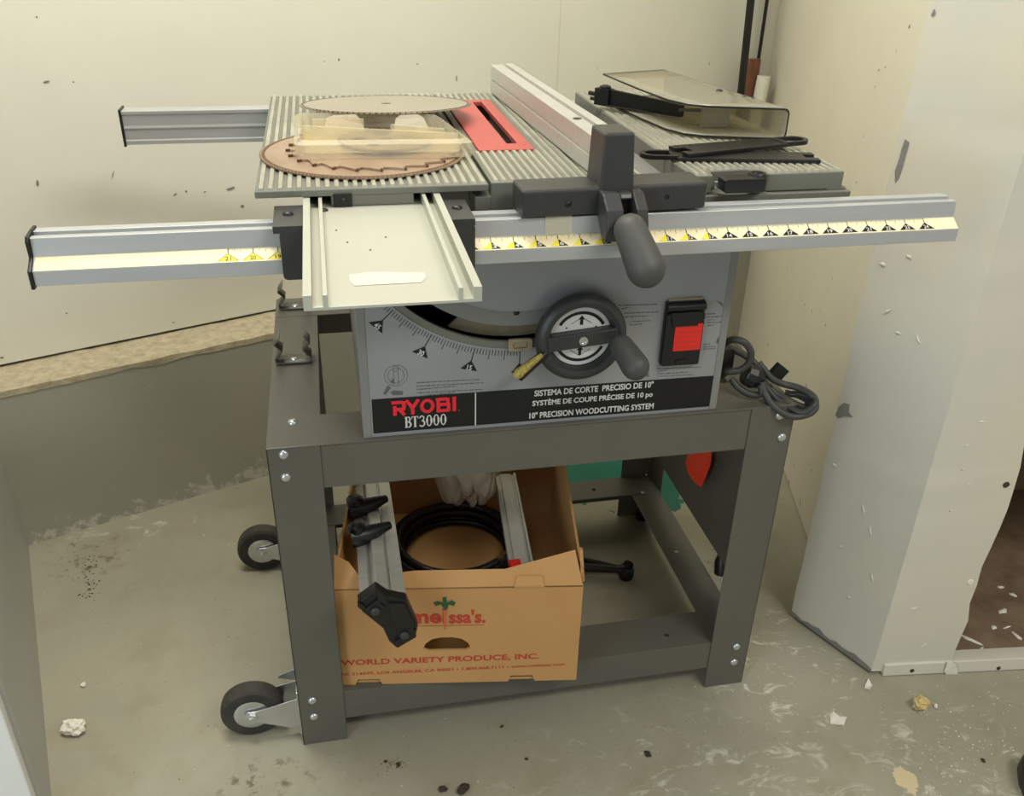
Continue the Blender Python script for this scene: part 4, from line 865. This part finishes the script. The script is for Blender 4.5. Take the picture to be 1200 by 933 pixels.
# end of the cord down the outside with its plug
pa = U(847, 648, 'x', XR+.012); mb = MB(); mb.tube(spline([(XR+.004,.20,ZT+.005), (XR+.013,.235,.50), (XR+.013,.262,.35), (pa.x, pa.y, pa.z+.01), pa], 8), .0045, 10); mb.build('cord_end', 'black', cord, smooth=60)
pb_ = U(846, 672, 'x', XR+.012); mb = MB(); mb.tube([pa, pa.lerp(pb_,.4), pb_], [.008,.0145,.0145], 10); pg = mb.build('plug', 'black', cord, smooth=40)
mb = MB()
for dy in (-.006, .006): mb.box(pb_.x-.003, pb_.x+.003, pb_.y+dy-.0008, pb_.y+dy+.0008, pb_.z-.016, pb_.z+.002)
mb.build('prong', 'zinc', pg)
# orange tag hanging inside the stand
tgp = [(806,533), (834,527), (832,545), (822,571), (814,566), (807,556), (803,543)]
mb = MB(); pts = [U(x, y, 'x', XR-.026) for x, y in tgp]; n = len(pts); mb.add(pts+[p+Vector((.0012,0,0)) for p in pts], [tuple(range(n)), tuple(range(2*n-1, n-1, -1))]+[(i, (i+1) % n, (i+1) % n+n, i+n) for i in range(n)])
tagp = mb.build('hanging_tag', 'orange'); tag(tagp, 'bright orange plastic tag hanging inside the stand by the side panel', 'tag')
zt3 = max(p.z for p in pts); mb = MB(); c = pts[1]; mb.tube([c+Vector((0,.0,-.006)), Vector((XR-.020,c.y,ZT-.003))], .001, 6); mb.build('string', 'cord', tagp)

# ================================================================== BOX AND ITS CONTENTS
ba = Vector((-.1316, .122, .1045)); bb = Vector((.2376, .0668, .1045)); bx = (bb-ba); BW = bx.length; bx.normalize(); by = Vector((-bx.y, bx.x, 0))
box = empty('cardboard_box', ba+bx*BW/2+by*.2, 'open brown cardboard produce box with red lettering on the lower stand frame', 'box')
BXF = lambda u, v, w: ba + bx*u - by*w + Vector((0,0,v))           # front face: u along, v up, w towards viewer
BDp, FH, th = .455, .197, .004
hand = arc(.188, .0710, .036, 180, 0, 12); hand = [(x, .066+max(0, (y-.066)*.75)) for x, y in hand]
hand = [(x-.023, z+.0065) for x, z in ((.152,.068), (.156,.078), (.166,.087), (.180,.0905), (.198,.0905), (.212,.087), (.222,.078), (.226,.068), (.218,.063), (.160,.063))]
outer = [(0,0), (.020,0), (.024,.011), (.058,.011), (.062,0), (.263,0), (.267,.0125), (.302,.0125), (.306,0), (BW,0), (BW,FH), (0,FH)]
mb = MB(); mb.prism([outer, hand[::-1]], BXF, -th, 0); fp = mb.build('front_wall', 'kraft', box)
# folded-in top flap of the front wall
FLF = lambda u, v, w: ba + bx*u + by*(v*.50+w*.0) + Vector((0,0,FH+v*.86-w))
mb = MB(); flap = [(0,0), (.098,0), (.30,0), (BW-.001,0), (BW-.012,.054), (.255,.0265), (.12,.026), (.095,.0235), (.035,.022), (.022,.040), (0,.052)]
mb.prism([flap], FLF, 0, .003); mb.build('front_flap', 'kraft', box)
mb = MB(); mb.prism([[(.268,-.003), (.315,-.003), (.311,.012), (.272,.012)]], FLF, -.0045, -.0002); mb.build('lock_tab', 'kraft', box, bevel=.001)
mb = MB(); mb.hexa([BXF(BW,0,0), BXF(BW,0,-BDp), BXF(BW-th,0,-BDp), BXF(BW-th,0,0), BXF(BW,FH+.020,-.012), BXF(BW+.004,FH+.030,-BDp), BXF(BW-th+.004,FH+.030,-BDp), BXF(BW-th,FH+.020,-.012)]); mb.build('side_wall', 'kraftin', box)
mb = MB(); mb.hexa([BXF(0,0,0), BXF(th,0,0), BXF(th,0,-BDp), BXF(0,0,-BDp), BXF(0,FH+.02,-.012), BXF(th,FH+.02,-.012), BXF(th,FH+.03,-BDp), BXF(0,FH+.03,-BDp)]); mb.build('side_wall', 'kraftin', box)
mb = MB(); mb.prism([[(0,0), (BW,0), (BW,FH+.03), (0,FH+.03)]], BXF, -BDp, -BDp+th); mb.build('back_wall', 'kraftin', box)
mb = MB(); mb.hexa([BXF(th,.0005,-th), BXF(BW-th,.0005,-th), BXF(BW-th,.0005,-BDp+th), BXF(th,.0005,-BDp+th), BXF(th,.005,-th), BXF(BW-th,.005,-th), BXF(BW-th,.005,-BDp+th), BXF(th,.005,-BDp+th)]); mb.build('bottom', 'kraftin', box)
# corrugated raw edge at the right corner
mb = MB(); mb.hexa([BXF(BW-.001,FH-.005,-.014), BXF(BW+.004,FH-.005,-.014), BXF(BW+.004,FH-.005,-.020), BXF(BW-.001,FH-.005,-.020), BXF(BW-.006,FH+.048,-.024), BXF(BW-.001,FH+.048,-.024), BXF(BW-.001,FH+.048,-.030), BXF(BW-.006,FH+.048,-.030)]); mb.build('raw_edge', 'kraftin', box)
# print
def bpx(x, y): p = UP(x, y, ba, by); q = p-ba; return (q @ bx, q.z)
mb = MB()
a, b = bpx(400,781), bpx(632,766); zr_ = a[1]; put_text(mb, 'WORLD VARIETY PRODUCE, INC.', BXF, a[0], b[0], a[1]+.000, a[1]+.0135, bold=.02, slope=b[1]-a[1]-.0125)
a, b = bpx(390,793), bpx(662,778); put_text(mb, 'BOX 514599, LOS ANGELES, CA 90051 • 1.800.468.7111 • www.melissas.com', BXF, a[0]+.004, b[0], a[1], a[1]+.0070, bold=.01, slope=b[1]-a[1]-.004)
a, b = bpx(481,731), bpx(523,712); put_text(mb, 'mel', BXF, a[0], b[0], a[1], a[1]+.0290, bold=.03)
a, b = bpx(526,731), bpx(569,712); put_text(mb, "ssa's.", BXF, a[0], b[0], a[1]+.0003, a[1]+.0280, bold=.03)
a, b = bpx(486,732.5), bpx(567,731); stroke(mb, BXF, [(a[0],a[1]-.002), (b[0],b[1]-.002)], .0010)
mb.build('red_lettering', 'rprint', fp, kind='stuff')
mb = MB(); quad(mb, BXF, [bpx(519,715), bpx(524,715), bpx(522.5,737), bpx(521,737)], .0008); mb.build('carrot_print', 'oprint', fp)
mb = MB()
for pts in ([(521,714), (517,708), (511,710), (508,706), (513,704), (519,706), (519,700), (523,699), (524,706), (529,703), (534,706), (532,710), (526,708), (524,714)],): quad(mb, BXF, [bpx(*p) for p in pts], .0008)
mb.build('leaf_print', 'gprint', fp)

# aluminium mitre fence leaning out over the front of the box
al = empty('mitre_fence', (-.06,.20,.30), 'aluminium mitre fence with black plastic end leaning out of the box', 'fence')
ea = U(449, 700, 'y', .045); eb = U(434, 560, 'y', .42); ax = (eb-ea).normalized(); sx = Vector((1,.05,0)); sx = (sx-ax*sx.dot(ax)).normalized(); sz = sx.cross(ax); sz = sz if sz.z > 0 else -sz
print('mitre', ea, eb)
AF = lambda u, v, w: ea + sx*u + sz*v + ax*w
hwid = .0320
pr_ = [(-hwid,0), (-hwid,-.012), (-hwid,-.026), (hwid,-.026), (hwid,0), (.0125,0), (.0125,-.004), (.0085,-.004), (.0085,.004), (-.0065,.008), (-.010,.008), (-.0145,-.004), (-.0185,-.004), (-.0185,0)]
mb = MB(); mb.prism([pr_], AF, .010, (eb-ea).length); ab = mb.build('fence_bar', 'alu', al, bevel=.0006)
def hpoly(mb, px, y0, d): pts = [U(x, y, 'y', y0) for x, y in px]; n = len(pts); q = ax*d; mb.add(pts+[p+q for p in pts], [tuple(range(n)), tuple(range(2*n-1, n-1, -1))]+[(i, (i+1) % n, (i+1) % n+n, i+n) for i in range(n)])
hd_ = MB()
hpoly(hd_, [(419,706), (441,690), (454,699), (477,704), (490,733), (487,748), (465,760), (456,752), (449,737), (424,717)], .030, .020)
he = hd_.build('end_block', 'black', al, bevel=.002)
for px in ([(441,690), (452,699), (452,709), (443,706)], [(419,706), (428,711), (427,718), (419,712)], [(428,714), (442,704), (452,712), (441,727)], [(455,708), (474,708), (486,733), (484,743), (468,748)], [(463,752), (487,738), (488,747), (466,760)]):
    mb = MB(); hpoly(mb, px, .026, .006); mb.build('end_rib', 'black', he, bevel=.0012)
for x, y in ((440,716), (474,744)):
    p = U(x, y, 'y', .026); mb = MB(); mb.lathe(p, (0,-1,0), [(.0065,0), (.0065,.003), (.004,.005)], 12); mb.build('end_knob', 'dkgrey', he, smooth=40)
for w0 in (.155, .245):
    mb = MB(); a = AF(-.012,.014,w0); mb.tube([a+sx*-.026+Vector((0,0,-.002)), a+sx*-.004, a+sx*.034+ax*.022], [.019,.015,.0065], 10)
    mb.lathe(a+sx*-.018+Vector((0,0,.006)), sz, [(.014,0), (.014,.012), (.009,.016)], 12); mb.build('slide_stop', 'black', al, smooth=45)
# second channel standing in the box by its right wall
ea2 = U(612, 668, 'y', .118); eb2 = U(592, 556, 'y', .42); ax2 = (eb2-ea2).normalized(); sx2 = Vector((1,0,0)); sx2 = (sx2-ax2*sx2.dot(ax2)).normalized(); sz2 = sx2.cross(ax2); sz2 = sz2 if sz2.z > 0 else -sz2
print('ch2', ea2, eb2)
AF2 = lambda u, v, w: ea2 + sx2*u + sz2*v + ax2*w
mb = MB(); mb.prism([[(-.019,-.010), (.019,-.010), (.019,.003), (.0150,.003), (.0150,-.001), (.010,-.001), (.010,.001), (-.010,.001), (-.010,-.001), (-.0150,-.001), (-.0150,.003), (-.019,.003)]], AF2, 0, (eb2-ea2).length)
tag(mb.build('metal_channel', 'alu', bevel=.0006), 'dull aluminium channel lying in the box along its right wall', 'metal channel')
p = U(604, 662, 'y', .112); mb = MB(); mb.box(p.x-.009, p.x+.009, p.y-.006, p.y+.010, p.z-.02, p.z+.004); tag(mb.build('red_plastic_piece', 'pink', bevel=.002), 'small red plastic piece at the foot of the aluminium channel', 'plastic piece')
# black hose coil
hc = Vector((.090, .405, .1170)); mb = MB(); hp = []
for k in range(0, 330):
    a = 2*math.pi*k/48; q = k/48; rad = (.099, .112, .124, .110, .103, .118, .106)[int(q) % 7]; rad2 = (.112, .124, .110, .103, .118, .106, .11)[int(q) % 7]; t = max(0, (q % 1)-.75)*4; rad = rad+(rad2-rad)*t
    hp.append(hc+Vector((rad*math.cos(a), rad*math.sin(a), .0075*max(0, q-1.5))))
mb.tube(hp, .0068, 10); o = mb.build('hose_coil', 'black', smooth=60); tag(o, 'black hose coiled in a ring on the bottom of the box', 'hose')
# canvas bag
bgc = U(553, 563, 'y', .36)
bm = bmesh.new(); bmesh.ops.create_icosphere(bm, subdivisions=6, radius=1)
for v in bm.verts:
    d = v.co.copy(); f = 1 + .12*noise.noise(d*1.5+Vector((3,1,2)))
    wv = Vector((d.x*1.5+.5*d.z+.35*noise.noise(d*1.3), d.y*.8, d.z*.45+5.3))
    f -= .24*max(0, 1-abs(noise.noise(wv))*4.5)**1.3 + .07*max(0, 1-abs(noise.noise(wv*1.9+Vector((7,2,1))))*4); f += .02*noise.noise(d*5)
    v.co = Vector((d.x*.060, d.y*.066, d.z*.096))*f
me = bpy.data.meshes.new('canvas_bag'); bm.to_mesh(me); bm.free(); me.materials.append(M['cloth'])
for p_ in me.polygons: p_.use_smooth = True
o = bpy.data.objects.new('canvas_bag', me); COL.objects.link(o); o.location = bgc+Vector((.0,.02,.022)); o.rotation_euler = (.2,.15,.3); tag(o, 'crumpled beige canvas bag stuffed into the back of the box', 'bag')
# black clamp on the floor beyond the box
mb = MB(); a = U(672, 664, 'z', .02); b = U(733, 668, 'z', .02); mb.tube([a, a.lerp(b,.85), b], [.010,.008,.016], 12); mb.tube([b+Vector((0,0,-.004)), b+Vector((.006,.0,.016))], .010, 12); mb.tube([a+Vector((0,.03,0)), a.lerp(b,.5)+Vector((0,.012,.004)), b], .006, 10)
mb.lathe(b+Vector((.002,-.0,-.018)), (0,0,1), [(.014,-.001), (.016,.008), (.016,.022), (.012,.028)], 14)
for v in mb.v: v.z = max(v.z, .0005)
tag(mb.build('hand_clamp', 'black', smooth=45), 'black clamp handle lying on the floor behind the box', 'clamp')

# ================================================================== FLOOR DEBRIS
def lump(name, c, r, m, label, cat, seed, group=None, flat=.6):
    bm = bmesh.new(); bmesh.ops.create_icosphere(bm, subdivisions=3, radius=1)
    for v in bm.verts:
        f = 1+.45*noise.noise(v.co*1.6+Vector((seed,0,0)))+.18*noise.noise(v.co*4+Vector((seed,3,0))); v.co = Vector((v.co.x*r[0], v.co.y*r[1], v.co.z*r[2]))*f
    zmin = min(v.co.z for v in bm.verts)
    for v in bm.verts: v.co.z -= zmin+.0003
    me = bpy.data.meshes.new(name); bm.to_mesh(me); bm.free(); me.materials.append(M[m])
    o = bpy.data.objects.new(name, me); COL.objects.link(o); o.location = (c.x, c.y, 0); o.rotation_euler = (0,0,seed); return tag(o, label, cat, group)
G = lambda x, y: U(x, y, 'z', 0)
lump('plaster_lump', G(88,857), (.015,.017,.010), 'plaster', 'jagged white plaster lump on the floor near the grey left wall', 'debris', 1.3)
lump('plaster_crumb', G(98,804), (.004,.004,.003), 'plaster', 'tiny white crumb on the floor beyond the jagged plaster lump', 'debris', 2.1)
lump('ochre_lump', G(1077,830), (.013,.012,.011), 'ochre', 'round ochre lump on the floor in front of the alcove sill', 'debris', 3.4)
lump('white_pebble', G(1096,829), (.004,.003,.003), 'plaster', 'small white pebble beside the round ochre lump', 'debris', 4.4)
def flake(pts, name, m, label, z=.003):
    q = [G(*p) for p in pts]; c = sum(q, Vector())/len(q); n = len(q); vs = [Vector((p.x, p.y, .0004+(.002 if i % 2 else 0))) for i, p in enumerate(q)] + [Vector((p.x, p.y, .0018+(.003 if i % 2 else 0))) for i, p in enumerate(q)]
    mb = MB(); mb.add(vs, [tuple(range(n))[::-1], tuple(range(n, 2*n))]+[(i, (i+1) % n, (i+1) % n+n, i+n) for i in range(n)]); tag(mb.build(name, m), label, 'debris')
flake([(972,838), (976,836), (984,841), (992,842), (989,850), (981,851), (973,849)], 'paint_flake', 'plaster', 'white curled paint flake lying on open floor before the pier')
flake([(1014,801), (1017,797), (1022,804), (1019,810), (1013,807)], 'paint_flake', 'plaster', 'white paint flake at the front corner foot of the pier')
for k, (x, y, r) in enumerate([(759,885,.006), (519,926,.007), (543,927,.010), (467,897,.004), (452,893,.003), (588,852,.003), (1152,892,.004), (617,890,.003)]):
    lump('dirt_crumb', G(x, y), (r, r*.7, r*.5), 'soil', 'small dark dirt crumb on the open floor in front of the stand', 'debris', 5+k, 'dark dirt crumbs on the floor')
# fine flecks nobody could count
mb = MB(); r9 = random.Random(11)
def fleck(x, y, s):
    a = r9.uniform(0, 6.3); q = [Vector((x+s*r9.uniform(.5,1)*math.cos(a+t), y+s*r9.uniform(.5,1)*math.sin(a+t), .0003)) for t in (0, 1.5, 3, 4.6)]; t_ = sum(q, Vector())/4+Vector((0,0,s*.6)); mb.add(q+[t_], [(0,1,4), (1,2,4), (2,3,4), (3,0,4)])
for k in range(150): fleck(r9.uniform(-.7,1.1), r9.uniform(-.28,.75), r9.uniform(.0007,.0016))
for k in range(120): p = G(r9.gauss(1130,45), r9.gauss(870,40)); fleck(p.x, p.y, r9.uniform(.0007,.0022))
for k in range(80): p = G(r9.gauss(890,45), r9.gauss(775,40)); fleck(p.x, p.y, r9.uniform(.0006,.0018))
for k in range(50): p = G(r9.uniform(40,300), r9.uniform(575,640)); fleck(p.x, p.y, r9.uniform(.0007,.002)) if p.y < .8 else None
o = mb.build('white_flecks', 'plaster', kind='stuff'); o['label'] = 'scattered tiny white plaster flecks on the floor'; o['category'] = 'debris'
mb = MB()
for k in range(90): p = G(r9.gauss(105,6)+k*.02, r9.uniform(650,705)); fleck(p.x, p.y, r9.uniform(.0008,.0030))
for k in range(90): p = G(r9.uniform(60,900), r9.uniform(660,930)); fleck(p.x, p.y, r9.uniform(.0006,.0016))
for k in range(40): p = G(r9.gauss(460,10), r9.gauss(896,4)); fleck(p.x, p.y, r9.uniform(.0006,.0016))
o = mb.build('dark_flecks', 'soil', kind='stuff'); o['label'] = 'scattered tiny dark dirt flecks on the floor'; o['category'] = 'debris'
# shoe tip at the lower right
sc = G(1200, 930); mb = MB(); sp = []
for z, k in ((.0005,.95), (.012,1.0), (.030,.98), (.045,.85), (.055,.55)):
    sp.append([Vector((sc.x+.036+k*.050*math.cos(t)*(1.0), sc.y-.055+k*.105*math.sin(t), z)) for t in [2*math.pi*i/24 for i in range(24)]])
vs = [p for r_ in sp for p in r_]; fs = [(i*24+j, i*24+(j+1) % 24, i*24+24+(j+1) % 24, i*24+24+j) for i in range(4) for j in range(24)] + [tuple(range(24))[::-1], tuple(96+j for j in range(24))]
mb.add(vs, fs); tag(mb.build('black_shoe', 'black', smooth=50), 'black shoe on the floor in front of the alcove', 'shoe')
